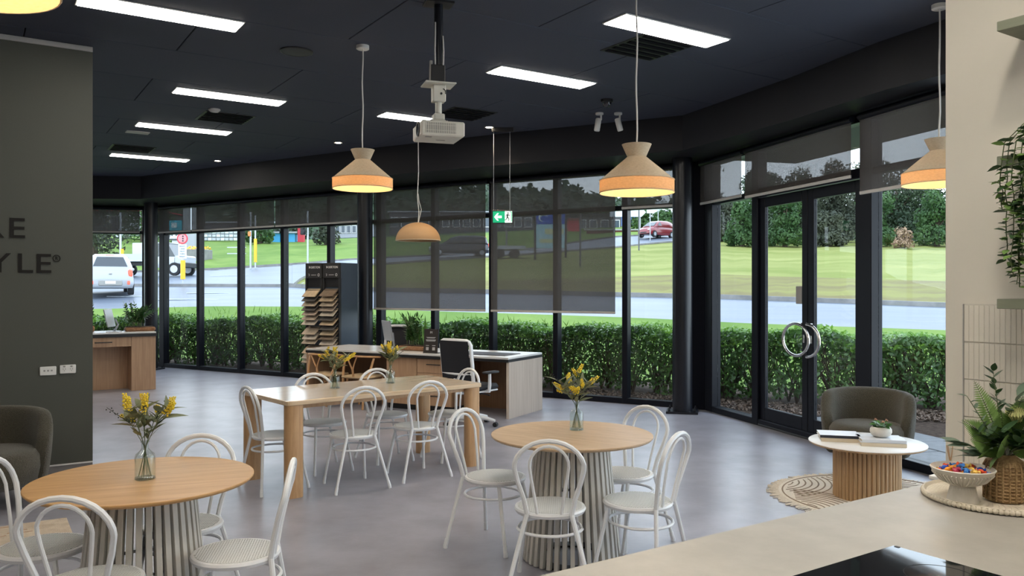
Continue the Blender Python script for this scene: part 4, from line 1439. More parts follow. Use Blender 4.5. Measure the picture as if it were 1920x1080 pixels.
t = signal(226, 47, 'traffic light with yellow sleeve above the flatbed truck', -.25)
MB().tube([(.1, 0, .2), (.1, 0, 1.5)], .09, 8).build('yellow_sleeve', M['yellow'], t)
t = signal(470, 52, 'grey traffic light pole with yellow sleeve and orange button on the far corner', -.3, 3.6, 2.7)
MB().tube([(.3, 0, 0), (.3, 0, 3.4)], .05, 8).build('second_pole', M['galv'], t)
MB().tube([(.3, 0, .4), (.3, 0, 1.9)], .10, 8).build('yellow_sleeve', M['yellow'], t)
MB().box((-.05, -.1, 2.2), (.16, .12, .3), .02).build('button_box', M['orange'], t)
MB().box((-.9, 0, 1.35), (1.2, .05, .06)).build('barrier_rail', M['galv'], t)
MB().box((-.9, 0, .95), (1.2, .05, .06)).build('barrier_rail', M['galv'], t)
signal(577, 54, 'traffic light with stacked black heads left of the sample display', -.28, 3.6, 2.2)
signal(377, 66, 'distant traffic light near the stacked pallets', .2, 3.4, 2.4)
t = thing('billboard', 'two-post blue and sand coloured billboard seen through the long blind', 'sign', gp(1032, 52))
for x in (-.98, .98):
    MB().box((x, 0, 1.1), (.14, .14, 2.9), .01).build('post', M['black'], t, False)
z0, z1 = .75, 3.05
MB().box((0, -.02, 2.62), (1.85, .08, .80), .01).build('blue_panel', M['signblue'], t, False)
MB().box((0, -.02, 1.45), (1.85, .08, 1.52), .01).build('pale_panel', M['signpale'], t, False)
MB().box((.25, -.07, 1.75), (1.2, .02, .35), .05).build('sand_patch', M['signyel'], t, False)
MB().box((-.2, -.07, 1.15), (1.0, .02, .25), .05).build('sand_patch', M['signyel'], t, False)
MB().tube([(-.45 + .26 * math.cos(g), -.07, 2.6 + .22 * math.sin(g)) for g in np.linspace(.2, 4.6, 16)], [.01 + .06 * math.sin(PI * i / 15) for i in range(16)], 6).build('swirl_emblem', M['plaque'], t)
t = thing('arrow_sign', 'white arrow shaped direction sign left of the red car', 'sign', gp(1190, 72))
MB().prism([(-2.2, 1.9), (.6, 1.9), (1.0, 2.3), (.6, 2.75), (-2.2, 2.75)], -.03, .03, Matrix.Rotation(PI / 2, 4, 'X')).build('arrow_panel', M['plaque'], t, False)
for x in (-1.8, .5):
    MB().tube([(x, .08, 0), (x, .08, 2.6)], .05, 6).build('post', M['galv'], t)
for px, Y, h, lab in ((1198, 57, 2.9, 'thin dark post in the grass near the road edge'), (1088, 45, 2.9, 'thin dark post seen through the long blind')):
    t = thing('marker_post', lab, 'post', gp(px, Y), 0)
    MB().tube([(0, 0, -.1), (0, 0, h)], .05, 8).build('pole', M['darkwall'], t)
    MB().lathe([(.06, h), (.06, h + .03), (0, h + .05)], 8).build('cap', M['darkwall'], t)
t = thing('bus_stop_sign', 'tall dark post carrying a pale box sign beside the entrance column', 'sign', gp(1265, 34))
MB().tube([(0, 0, -.1), (0, 0, 2.3)], .045, 8).build('pole', M['darkwall'], t)
MB().box((.22, 0, 2.0), (.62, .10, .52), .02).build('box', M['galv'], t, False)
MB().box((.22, -.06, 2.0), (.5, .02, .38), .01).build('panel', M['plaque'], t, False)
MB().box((.0, 0, 2.42), (.12, .08, .22), .02).build('cap', M['plaque'], t, False)
MB().box((0, -.05, 1.35), (.08, .02, .10)).build('band', M['plaque'], t, False)
for px, Y, lab in ((1219, 68.3, 'small pale sign on a thin pole before the red car'), (1234, 80, 'small pale round sign beside the blue house shrub')):
    t = thing('road_sign', lab, 'sign', gp(px, Y), 0)
    MB().tube([(0, 0, 0), (0, 0, 3.0)], .04, 6).build('pole', M['galv'], t)
    MB().box((0, -.06, 2.7), (.6, .03, .75), .02).build('plate', M['plaque'], t, False)
# stray grass stalks along the verge
n = 1500
px = NR.uniform(300, 1800, n)
P = []
for q in px:
    Y = float(np.interp(q, HX, HY)) + NR.uniform(2, 7)
    p = gp(q, Y)
    P.append((p.x, p.y, p.z + .08))
quadcloud('grass_stalks', np.array(P), np.tile([0, -1, .1], (n, 1)), .25, M['lawn'], None, .10, .3, True, -3)


# ================================================================== furniture
def make_cafe_chair():
    """white tube chair, front towards local +Y"""
    t = ob('cafe_chair', None)
    m = M['chair']
    SZ = .452
    st = MB().lathe([(.0, SZ - .030), (.150, SZ - .030), (.196, SZ - .028), (.203, SZ - .012), (.198, SZ - .001), (.182, SZ + .001)], 32, cap=False)
    seat = st.build('seat', m, t)
    # woven seat panel: a lattice of raised strands
    mb = MB()
    mb.lathe([(.183, SZ - .003), (0, SZ - .002)], 32, cap=False)
    k = 15
    for i in range(-k, k + 1):
        x = i * .0118
        hl = math.sqrt(max(0, .181 ** 2 - x * x))
        if hl > .02:
            mb.box((x, 0, SZ + .0000), (.0062, hl * 2, .0042))
            mb.box((0, x, SZ + .0008), (hl * 2, .0062, .0042))
    w = mb.build('woven_panel', M['weave'], seat, False)
    # back hoop
    pts = [(-.122, -.172, .448), (-.138, -.185, .53), (-.170, -.208, .63), (-.187, -.228, .705)]
    arc = []
    for g in np.linspace(PI * .94, PI * .06, 13):
        arc.append((.190 * math.cos(g), -.232 - .028 * math.sin(g), .705 + .158 * math.sin(g)))
    pts = pts + arc + [(-x, y, z) for x, y, z in pts[::-1]]
    MB().tube(pts, .0135, 8).build('back_hoop', m, t)
    p2 = [(-.066, -.182, .452), (-.080, -.198, .55), (-.098, -.222, .66), (-.106, -.234, .72)]
    arc = [(.107 * math.cos(g), -.238 - .021 * math.sin(g), .722 + .112 * math.sin(g)) for g in np.linspace(PI * .92, PI * .08, 11)]
    MB().tube(p2 + arc + [(-x, y, z) for x, y, z in p2[::-1]], .0088, 7).build('inner_hoop', m, t)
    for sx_ in (-1, 1):
        for (a, b) in (((.122 * sx_, -.172, .448), (.236 * sx_, -.232, .012)), ((.138 * sx_, .118, .425), (.186 * sx_, .200, .012))):
            a, b = Vector(a), Vector(b)
            lg = MB().tube([a, a.lerp(b, .5), b], [.0135, .0128, .0112], 8).build('leg', m, t)
            d = (b - a).normalized()
            MB().tube([b - d * .05, b - d * .005, Vector((b.x, b.y, 0.0))], [.0135, .0148, .0148], 8).build('foot_cap', m, lg)
    # ring brace under the seat
    MB().tube([(.176 * math.cos(g) * (1 + .05 * (math.sin(g) < 0)), -.018 + .185 * math.sin(g), .335) for g in np.linspace(0, 2 * PI, 32, endpoint=False)], .0088, 7, True).build('ring_brace', m, t)
    return t


M['weave'] = mat('white woven seat', (.70, .71, .70), .45)
chair0 = make_cafe_chair()
CH = [
    (-1.72, 4.25, 270, 'white hoop back chair behind the honey oak round table, farthest from the camera'),
    (-1.29, 3.80, 190, 'white hoop back chair seen edge on between honey oak round table and long table'),
    (-1.76, 3.42, 92, 'nearest white hoop back chair with its back to the camera at the honey oak table'),
    (-2.24, 3.89, 3, 'white hoop back chair cut by the picture edge beside the olive armchair'),
    (-.11, 5.33, -32, 'white hoop back chair between the central round table and the long table'),
    (.215, 4.60, 86, 'white hoop back chair with its back to the camera at the central round table'),
    (.73, 4.72, 145, 'white hoop back chair beside the stone worktop at the central round table'),
    (.74, 5.42, 222, 'white hoop back chair behind the central round table on the door side'),
    (-1.985, 6.86, 40, 'white hoop back chair at the head of the long table nearest the green wall'),
    (-1.35, 6.91, 122, 'white hoop back chair on the near side of the long table, left of the pair'),
    (-.866, 7.31, 124, 'white hoop back chair on the near side of the long table, right of the pair'),
    (-1.735, 7.52, 308, 'white hoop back chair on the far side of the long table behind the first vase'),
    (-1.225, 7.97, 303, 'white hoop back chair on the far side of the long table behind the second vase'),
    (-.63, 8.05, 218, 'white hoop back chair at the far head of the long table by the office chair'),
]
for i, (x, y, a, lab) in enumerate(CH):
    o = chair0 if i == 0 else dup(chair0)
    o.location = (x, y, 0)
    o.rotation_euler = (0, 0, math.radians(a - 90))
    tag(o, lab, 'chair', 'white hoop back cafe chairs')


def round_table(x, y, topm, edgem, label, turn):
    t = thing('round_table', label, 'table', (x, y, 0), turn, 'round cafe tables')
    MB().lathe([(.0, .745), (.47, .745), (.495, .752), (.504, .762), (.504, .768), (.501, .770), (0, .770)], 72, cap=False).build('tabletop', topm, t, ang=30)
    MB().lathe([(.215, .738), (.23, .738), (.23, .745), (.215, .745), (.215, .738)], 36, cap=False).build('top_ring', M['galv'], t)
    MB().lathe([(.19, .0), (.275, .0), (.275, .012), (.19, .012), (.19, 0)], 36, cap=False).build('base_ring', M['black'], t)
    MB().lathe([(.20, .36), (.235, .36), (.235, .375), (.20, .375), (.20, .36)], 36, cap=False).build('middle_ring', M['galv'], t)
    n = 38
    h = .733
    lean = math.atan2(.075, h)
    sm = MB().box((0, 0, h / 2), (.026, .030, h / math.cos(lean)), .0015).mesh('slat', M['slat'], smooth=False)
    for i in range(n):
        g = 2 * PI * i / n
        o = ob('slat', sm, t)
        o.matrix_local = Matrix.Rotation(g, 4, 'Z') @ Matrix.Translation((0, -.292, .006)) @ Matrix.Rotation(-lean, 4, 'X')
    return t


round_table(-1.762, 3.89, M['oak'], M['oakring'], 'round honey oak table on a cream slatted pedestal, nearest the green wall', .35)
round_table(.373, 5.08, M['oak2'], M['oakring'], 'round pale oak table on a cream slatted pedestal in the middle of the room', -.55)

# long table
LT = math.radians(40.2)
t = thing('long_table', 'long pale timber table on four thick rounded legs', 'table', (-1.334, 7.435, 0), LT)
poly = []
for cx, cy, g0 in ((.985 - .04, .475 - .04, 0), (-.985 + .04, .475 - .04, 90), (-.985 + .04, -.475 + .04, 180), (.985 - .04, -.475 + .04, 270)):
    for k in range(5):
        g = math.radians(g0 + k * 22.5)
        poly.append((cx + .04 * math.cos(g), cy + .04 * math.sin(g)))
tp = MB().prism(poly, .742, .780).build('tabletop', M['ash'], t, False)
bv = tp.modifiers.new('edge', 'BEVEL')
bv.width, bv.segments, bv.limit_method = .006, 2, 'ANGLE'
lp = []
for cx, g0 in ((.022, -90), (-.022, 90)):
    for k in range(9):
        g = math.radians(g0 + k * 22.5)
        lp.append((cx + .056 * math.cos(g), .056 * math.sin(g)))
lm = MB().prism(lp, 0, .742).mesh('leg', M['ashleg'])
for i in (-1, 1):
    for j in (-1, 1):
        ob('leg', lm, t, (i * .90, j * .41, 0))
MB().box((0, 0, .72), (1.6, .06, .04)).build('rail', M['ashleg'], t, False)
for j in (-1, 1):
    MB().box((0, j * .38, .722), (1.66, .03, .036)).build('rail', M['ashleg'], t, False)


# ------------------------------------------------------------------ long reception desk (local x runs leftwards along the front, local y outwards to the window)
def desk_handle(mb, x, z, L=.22):
    mb.box((x, -.022, z), (L, .010, .012), .002)
    for q in (-L / 2 + .01, L / 2 - .01):
        mb.box((x + q, -.012, z), (.010, .02, .010))
    return mb


e1 = Vector((-.878, .478, 0)).normalized()
RC = Vector((-.048, 10.385, 0))
DR_ = math.atan2(.478, -.878)
# a mirrored frame is avoided: local +x = e1 (to the left as seen), local +y = away from the window, so depth runs to -y
t = thing('reception_desk', 'long timber reception desk with black edged white top below the dome pendant', 'desk', RC, DR_)
DL_ = 3.42
MB().box((DL_ / 2, -.49, .745), (DL_, .98, .036), .002).build('black_edge', M['black'], t, False)
MB().box((DL_ / 2, -.495, .776), (DL_ - .01, .965, .026), .002).build('worktop', M['stone'], t, False)
MB().box((.020, -.50, .363), (.04, .96, .726), .001).build('end_panel', M['deskpale'], t, False)
MB().box((DL_ - .020, -.50, .363), (.04, .96, .726), .001).build('end_panel', M['deskwood'], t, False)
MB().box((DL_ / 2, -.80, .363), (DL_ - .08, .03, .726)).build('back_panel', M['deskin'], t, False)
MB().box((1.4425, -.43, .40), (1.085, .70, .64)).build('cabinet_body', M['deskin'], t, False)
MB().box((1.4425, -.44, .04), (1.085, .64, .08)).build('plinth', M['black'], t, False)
MB().box((1.72, -.068, .40), (.51, .022, .64), .001).build('cabinet_panel', M['deskwood'], t, False)
for k, (z0, z1) in enumerate(((.525, .715), (.305, .520), (.085, .300))):
    q = MB().box((1.18, -.068, (z0 + z1) / 2), (.55, .022, z1 - z0), .001).build('drawer', M['deskwood'], t, False)
    hm = MB()
    hm.box((1.18, -.035, z0 + (z1 - z0) * .62), (.22, .010, .013), .002)
    for s_ in (-.10, .10):
        hm.box((1.18 + s_, -.047, z0 + (z1 - z0) * .62), (.010, .022, .010))
    hm.build('handle', M['black'], q, False)
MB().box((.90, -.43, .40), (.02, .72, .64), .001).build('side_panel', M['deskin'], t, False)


def dk(x, y, z=.789):
    """a point of the desk frame in the room"""
    return RC + Matrix.Rotation(DR_, 3, 'Z') @ Vector((x, -y, 0)) + Vector((0, 0, z))


# office chairs
def office_chair(name, label, loc, rz, arms=True):
    t = thing(name, label, 'chair', loc, rz, 'white framed office chairs')
    for i in range(5):
        g = 2 * PI * i / 5 + .35
        c, s_ = math.cos(g), math.sin(g)
        a = MB().tube([(0, 0, .115), (.16 * c, .16 * s_, .105), (.31 * c, .31 * s_, .075)], [.034, .028, .018], 8).build('base_arm', M['chair'], t)
        for q in (-.018, .018):
            MB().lathe([(.010, -.011), (.028, -.011), (.030, 0), (.028, .011), (.010, .011)], 14, Matrix.Translation((.315 * c - q * s_, .315 * s_ + q * c, .03)) @ Matrix.Rotation(g, 4, 'Z') @ Matrix.Rotation(PI / 2, 4, 'X')).build('caster', M['black'], a)
    MB().tube([(0, 0, .10), (0, 0, .24)], .032, 12).build('gas_column', M['black'], t)
    MB().tube([(0, 0, .24), (0, 0, .40)], .020, 12).build('piston', M['chrome'], t)
    MB().box((0, .0, .405), (.22, .26, .05), .015).build('mechanism', M['black'], t)
    MB().tube([(.10, .04, .40), (.25, .06, .385)], .009, 6).build('lever', M['black'], t)
    MB().tube([(-.10, -.04, .40), (-.25, -.02, .385)], .009, 6).build('lever', M['black'], t)
    MB().box((0, .02, .478), (.49, .48, .075), .032).build('seat', M['mesh'], t)
    MB().box((0, .02, .436), (.47, .44, .02), .008).build('seat_pan', M['chair'], t)
    # back frame: rounded white loop with black mesh, gently reclined
    out = []
    for (x, z) in ((-.19, .50), (-.225, .58), (-.235, .72), (-.235, .90), (-.235, 1.00), (-.215, 1.04), (-.18, 1.055), (0, 1.06), (.18, 1.055), (.215, 1.04), (.235, 1.00), (.235, .90), (.235, .72), (.225, .58), (.19, .50), (.12, .475), (-.12, .475)):
        out.append((x, -.245 - .13 * (z - .5) + .03 * abs(x) / .23, z))
    MB().tube(out, .027, 8, True, flat=.8).build('back_frame', M['chair'], t)
    MB().tube([(-.225, -.257, .66), (0, -.285, .655), (.225, -.257, .66)], .018, 8).build('cross_bar', M['chair'], t)
    rows = []
    for z in np.linspace(.49, 1.05, 7):
        rows.append([(x, -.247 - .13 * (z - .5) - .022 * (1 - abs(x) / .23), z) for x in np.linspace(-.225, .225, 7)])
    rows2 = [[(x, y - .006, z) for x, y, z in r] for r in rows]
    mb = MB().grid(rows)
    mb.grid(rows2)
    mb.build('mesh_back', M['mesh'], t)
    MB().tube([(0, -.10, .42), (0, -.26, .43), (0, -.29, .60)], [.03, .028, .02], 8).build('spine', M['chair'], t)
    if arms:
        for s_ in (-1, 1):
            MB().tube([(s_ * .16, .02, .43), (s_ * .27, .02, .44), (s_ * .295, .0, .52), (s_ * .295, .0, .655)], [.02, .022, .02, .018], 8).build('arm_post', M['chair'], t)
            MB().box((s_ * .295, .02, .668), (.085, .25, .026), .012).build('arm_pad', M['black'], t)
    return t


office_chair('office_chair', 'white framed office chair with black mesh back pulled up to the reception desk', (-.50, 9.93, 0), math.radians(-38))
p = dk(2.95, 1.42, 0)
office_chair('office_chair', 'white framed office chair with black mesh back behind the reception desk by the window', (p.x, p.y, 0), DR_ + .1)


# wishbone chairs in the knee space
def wishbone(loc, rz, label):
    t = thing('wishbone_chair', label, 'chair', loc, rz, 'light timber wishbone chairs')
    wd = M['honey']
    MB().box((0, .02, .435), (.46, .42, .035), .015).build('seat', M['cordseat'], t)
    for s_ in (-1, 1):
        MB().tube([(s_ * .215, .20, 0), (s_ * .215, .20, .44)], [.014, .018], 8).build('leg', wd, t)
        MB().tube([(s_ * .17, -.20, 0), (s_ * .185, -.19, .30), (s_ * .235, -.12, .52), (s_ * .255, -.06, .70)], [.014, .018, .018, .015], 8).build('leg', wd, t)
        MB().tube([(s_ * .215, .20, .25), (s_ * .18, -.19, .25)], .010, 6).build('stretcher', wd, t)
    MB().tube([(-.215, .20, .30), (.215, .20, .30)], .010, 6).build('stretcher', wd, t)
    MB().tube([(-.18, -.19, .20), (.18, -.19, .20)], .010, 6).build('stretcher', wd, t)
    arc = [(.27 * math.sin(g), .02 - .25 * math.cos(g) * (1.0), .715 + .02 * math.cos(g)) for g in np.linspace(-1.75, 1.75, 21)]
    MB().tube(arc, .017, 8, flat=.8).build('top_rail', wd, t)
    mb = MB()
    mb.tube([(0, -.19, .45), (0, -.205, .55)], [.024, .022], 6, flat=.4)
    for s_ in (-1, 1):
        mb.tube([(0, -.205, .54), (s_ * .035, -.218, .62), (s_ * .085, -.225, .725)], [.018, .016, .015], 6, flat=.45)
    mb.build('splat', wd, t)
    return t


M['honey'] = wood('honey beech', (.46, .24, .10), (.60, .35, .17), (6, 6, 2), 2.5, .4)
M['cordseat'] = mat('paper cord seat', (.55, .40, .24), .85, bump=.5, bscale=150)
for x, lab in ((2.98, 'light timber wishbone chair tucked under the reception desk, left one'), (2.33, 'light timber wishbone chair tucked under the reception desk beside the drawers')):
    p = dk(x, -.04, 0)
    wishbone((p.x, p.y, 0), DR_ + PI, lab)

# things on the reception desk
p = dk(2.30, .62)
t = thing('monitor', 'thin grey monitor seen from its edge on the reception desk', 'monitor', p, math.radians(115))
MB().box((0, 0, .006), (.22, .20, .012), .004).build('foot', M['mono'], t)
MB().box((0, -.03, .12), (.06, .014, .22), .004, Matrix.Rotation(-.1, 4, 'X')).build('stand', M['mono'], t)
MB().box((0, .03, .27), (.42, .022, .30), .006, Matrix.Rotation(-.16, 4, 'X')).build('panel', M['mono'], t)
p = dk(.62, .42)
t = thing('desk_pad', 'dark grey flat desk pad on the reception desk top', 'desk pad', p, DR_)
MB().box((0, 0, .003), (.92, .44, .005), .002).build('sheet', mat('desk pad', (.06, .062, .075), .6), t, False)
MB().box((0, .215, .0062), (.92, .012, .002)).build('edge_binding', M['black'], t, False)
p = dk(1.28, .12)
t = thing('counter_sign', 'dark upright counter card with white print and two pale squares', 'sign', p, DR_ + PI + .06)
MB().box((0, 0, .165), (.225, .006, .33), .002, Matrix.Rotation(-.10, 4, 'X')).build('card', M['signbrown'] if 'signbrown' in M else mat('dark brown card', (.028, .022, .019), .45), t, False)
Mt = Matrix.Rotation(-.10, 4, 'X')
MB().box((0, .03, .005), (.225, .09, .008), .002).build('base', M['black'], t, False)
mb = MB()
for z, w in ((.217, .145), (.207, .120), (.184, .155), (.175, .150), (.166, .140)):
    mb.box((0, -.004, z), (w, .002, .0045), 0, Mt)
for x in (-.05, .05):
    mb.box((x, -.004, .105), (.05, .002, .006), 0, Mt)
mb.build('print_lines', M['ink'], t, False)
mb = MB()
mb.box((-.012, -.004, .285), (.006, .002, .03), 0, Mt)
mb.box((.012, -.004, .285), (.006, .002, .03), 0, Mt)
mb.box((0, -.004, .29), (.018, .002, .006), 0, Mt)
mb.build('emblem', M['ink'], t, False)
for x in (-.05, .05):
    MB().box((x, -.004, .062), (.042, .002, .042), .0008, Mt).build('pale_square', M['greylight'], t, False)

# ------------------------------------------------------------------ corner reception counter beside the green wall
QC = Vector((-5.90, 13.48, 0))
t = thing('reception_counter', 'timber counter with drawer and knee space behind the dark green wall', 'counter', QC, TH)
HZ = .955
MB().box((-.95, .36, HZ - .045), (1.92, .76, .05), .002).build('black_edge', M['black'], t, False)
MB().box((-.95, .36, HZ - .008), (1.90, .74, .024), .002).build('worktop', M['stone'], t, False)
MB().box((-.185, .37, (HZ - .07) / 2), (.37, .70, HZ - .07), .002).build('end_cabinet', M['deskwood'], t, False)
MB().box((-1.15, .56, (HZ - .07) / 2), (1.56, .30, HZ - .07), .002).build('back_panel', M['deskwood'], t, False)
q = MB().box((-.80, .045, HZ - .15), (.85, .05, .155), .002).build('drawer', M['deskwood'], t, False)
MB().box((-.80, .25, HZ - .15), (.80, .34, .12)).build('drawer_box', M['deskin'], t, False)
MB().tube([(-.90, .02, HZ - .15), (-.90, -.012, HZ - .15), (-.66, -.012, HZ - .15), (-.66, .02, HZ - .15)], .009, 6).build('handle', M['black'], q)
MB().box((-1.66, .37, (HZ - .07) / 2), (.40, .70, HZ - .07), .002).build('end_cabinet', M['deskwood'], t, False)


def ck(x, y):
    return QC + Matrix.Rotation(TH, 3, 'Z') @ Vector((x, y, HZ + .004))


p = ck(-.60, .22)
t = thing('counter_monitor', 'pale grey tilted monitor seen from behind on the corner counter', 'monitor', p, math.radians(100))
MB().box((0, 0, .006), (.20, .20, .012), .004).build('foot', M['mono'], t)
MB().tube([(0, 0, .01), (0, -.06, .12), (0, -.02, .20)], [.018, .016, .014], 8).build('stand', M['mono'], t)
MB().box((0, .02, .24), (.40, .020, .30), .006, Matrix.Rotation(-.22, 4, 'X')).build('panel', M['galv'], t)
MB().tube([(.05, .02, .03), (.14, -.04, .02), (.16, -.1, .012), (.06, -.14, .010)], .006, 5).build('cable', M['black'], t)

# ------------------------------------------------------------------ stone sample towers
f1 = Vector((.878, -.478, 0))
SC = Vector((-3.435, 13.5, 0))
SR = math.atan2(-.478, .878)
for n in range(2):
    b = SC + f1 * (.375 * n)
    t = thing('sample_tower', ('dark stone sample display tower, the left one of the pair', 'dark stone sample display tower with the visible blue-grey side, beside the column')[n], 'display', b, SR, 'stone sample display towers')
    H = 2.09
    MB().box((.1825, .25, H / 2), (.355, .42, H), .004).build('carcass', M['disps'], t, False)
    MB().box((.1825, .022, H - .125), (.35, .045, .25), .004).build('header_panel', M['dispf'], t, False)
    for x in (.018, .347):
        MB().box((x, .022, (H - .25) / 2), (.028, .045, H - .25), .002).build('front_rail', M['dispf'], t, False)
    MB().box((.1825, .034, H - .32), (.29, .010, .15), .002).build('recess_panel', M['black'], t, False)
    text('DEKTON', .052, M['ink'], t, (.125, -.002, H - .088), name='lettering', sx=.95)
    MB().prism([(.088, H - .088), (.088, H - .048), (.115, H - .062), (.108, H - .070), (.115, H - .078)], -.002, .004, Matrix.Rotation(PI / 2, 4, 'X')).build('emblem', M['ink'], t, False)
    mb = MB()
    mb.box((.19, -.001, H - .196), (.105, .003, .008))
    mb.tube([(.295 + .017 * math.cos(g), -.001, H - .195 + .022 * math.sin(g)) for g in np.linspace(0, 2 * PI, 14, endpoint=False)], .004, 5, True)
    mb.tube([(.075, -.001, H - .18), (.095, -.001, H - .18), (.095, -.001, H - .205), (.08, -.001, H - .212)], .003, 5)
    mb.build('print', M['ink'], t, False)
    sm = {}
    ks = ((0, 1, 2, 1, 3, 2, 7, None, 2, 7, 2, None, 5, 7, 2), (4, 5, 2, 6, 7, 1, 5, 1, 0, 4, 7, 7, 2, 4, 5))[n]
    zs = H - .40
    for i, k in enumerate(ks):
        z = zs - i * .078
        if k is None:
            continue
        if k not in sm:
            mb = MB()
            mb.box((0, -.085, 0), (.285, .19, .015), .002)
            sm[k] = mb.mesh('stone_sample', M['samp'][k], smooth=False)
        ob('stone_sample', sm[k], t, (.175 + R.uniform(-.006, .006), .02, z - .035), (.68 + R.uniform(-.05, .05), 0, R.uniform(-.02, .02)))
        MB().box((.175, .02, z - .042), (.30, .06, .008)).build('sample_shelf', M['dispf'], t, False)

# ------------------------------------------------------------------ lounge chairs, coffee table, rugs
def lounge_chair(loc, rz, label, w=.84):
    t = thing('lounge_chair', label, 'armchair', loc, rz, 'olive boucle tub chairs')
    k = w / .84
    # wrap-around back shell, open to local +Y
    rows = []
    for g in np.linspace(-2.02, 2.02, 33):
        a = abs(g) / 2.02
        ext = 1 - .10 * a ** 2
        ro, ri = .415 * k, .285 * k
        top = .735 - .05 * a ** 2 - .20 * max(0, a - .72) / .28
        bot = .14
        sx_, cx = math.sin(g), -math.cos(g)
        ring = []
        nn = 16
        for q in range(nn):
            h = 2 * PI * q / nn
            e = .55
            cu = math.copysign(abs(math.cos(h)) ** e, math.cos(h))
            su = math.copysign(abs(math.sin(h)) ** e, math.sin(h))
            th = (ro - ri) / 2 * (1 - .25 * max(0, a - .8) / .2)
            z = (top + bot) / 2 + su * (top - bot) / 2
            flare = .045 * ((z - bot) / (top - bot)) - .03
            r = (ro + ri) / 2 + cu * th + flare
            ring.append((sx_ * r * 1.02, cx * r * .95 + .02, z))
        rows.append(ring)
    mb = MB().grid(rows, closed=True)
    n = 16
    mb.f.append(tuple(range(n)))
    mb.f.append(tuple(range(len(mb.v) - n, len(mb.v))))
    bk = mb.build('backrest', M['boucle'], t, True, 75)
    sub = bk.modifiers.new('soft', 'SUBSURF')
    sub.levels = sub.render_levels = 1
    # seat pad, rounded
    prof = [(0, .16), (.27 * k, .16), (.325 * k, .20), (.345 * k, .30), (.340 * k, .39), (.31 * k, .432), (.22 * k, .446), (0, .452)]
    MB().lathe(prof, 40, Matrix.Translation((0, .065, 0)), cap=False).build('seat', M['boucle'], t, True, 80)
    for g in (.7, 2.4, 3.9, 5.5):
        MB().tube([(.25 * k * math.cos(g), .03 + .25 * k * math.sin(g), .17), (.27 * k * math.cos(g), .03 + .27 * k * math.sin(g), 0)], [.022, .016], 8).build('leg', M['black'], t)
    return t


lounge_chair((3.30, 7.55, 0), math.radians(241 - 90), 'olive boucle tub chair behind the white topped coffee table', .81)
lounge_chair((-4.04, 6.28, 0), math.radians(-57 - 90), 'olive boucle tub chair in front of the dark green wall', .86)


def fluted_table():
    t = thing('coffee_table', 'round white topped coffee table on a fluted timber drum', 'table', (2.84, 6.51, 0))
    MB().lathe([(.0, .428), (.425, .428), (.438, .436), (.440, .444)], 64, cap=False).build('edge', M['flute'], t)
    MB().lathe([(.440, .444), (.440, .448), (.436, .451), (0, .451)], 64, cap=False).build('tabletop', M['tabletop'], t)
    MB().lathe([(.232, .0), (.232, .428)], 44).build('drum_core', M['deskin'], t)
    rm = MB().lathe([(.0165, .002), (.0165, .426)], 8).mesh('flute', M['flute'])
    n = 46
    for i in range(n):
        g = 2 * PI * i / n
        ob('flute', rm, t, (.238 * math.cos(g), .238 * math.sin(g), 0), (0, 0, R.uniform(0, 6)))
    return t


fluted_table()
# round tufted rug under the coffee table
rc = Vector((2.92, 6.52, 0))
t = thing('round_rug', 'round cream rug with brown carved arcs and fringe under the coffee table', 'rug', rc)
MB().lathe([(.0, .001), (.745, .001), (.752, .008), (.745, .014), (0, .014)], 64, cap=False).build('pile', M['rug'], t)
mb = MB()
for i in range(260):
    g = 2 * PI * i / 260 + R.uniform(-.01, .01)
    d = R.uniform(-.02, .02)
    r1 = R.uniform(.80, .845)
    mb.tube([(.745 * math.cos(g), .745 * math.sin(g), .008), (r1 * math.cos(g + d), r1 * math.sin(g + d), .005)], [.006, .004], 4)
fr = mb.build('fringe', M['rug'], t)
fr['kind'] = 'stuff'


def carved(pts, par):
    q = [p for p in pts if math.hypot(p[0], p[1]) < .69]
    if len(q) > 2:
        MB().tube([(x, y, .0145) for x, y in q], .0065, 4, flat=.6).build('carved_line', M['rugline'], par)


for cx, cy, a0, a1 in ((-.75, -.35, -.6, 1.3), (.35, .78, 3.4, 6.0), (.72, -.30, 1.6, 4.2), (-.15, -.85, .2, 2.9), (-.75, .55, -1.3, .5)):
    for r in np.arange(.10, .62, .052):
        carved([(cx + r * math.cos(g), cy + r * math.sin(g)) for g in np.linspace(a0, a1, 22)], t)
MB().tube([(.715 * math.cos(g), .715 * math.sin(g), .0145) for g in np.linspace(0, 2 * PI, 60, endpoint=False)], .006, 4, True).build('border_line', M['rugline'], t)
# sand coloured rug by the green wall
t = thing('sand_rug', 'sand coloured patterned rug under the tub chair by the green wall', 'rug', Vector((-2.80, 5.25, 0)), TH)
MB().box((-1.05, .40, .006), (2.1, .80, .012), .004).build('pile', M['rugpat'], t, False)
for i in range(26):
    x, y, r = R.uniform(-2.0, -.15), R.uniform(.1, .7), R.uniform(.05, .16)
    g0 = R.uniform(0, 6)
    q = [(x + r * math.cos(g), y + r * .7 * math.sin(g), .0125) for g in np.linspace(g0, g0 + R.uniform(1.5, 4), 12)]
    q = [(min(-.04, max(-2.06, a)), min(.76, max(.04, b)), c) for a, b, c in q]
    MB().tube(q, .005, 4, flat=.5).build('swirl', mat('rug swirl', (.40, .24, .14), .95) if i == 0 else bpy.data.materials['rug swirl'], t)
mb = MB()
for i in range(120):
    x = -2.1 + 2.1 * i / 119
    mb.tube([(x, .0, .006), (x + R.uniform(-.01, .01), -.045, .003)], [.005, .003], 4)
fr = mb.build('fringe', M['rugpat'], t)
fr['kind'] = 'stuff'

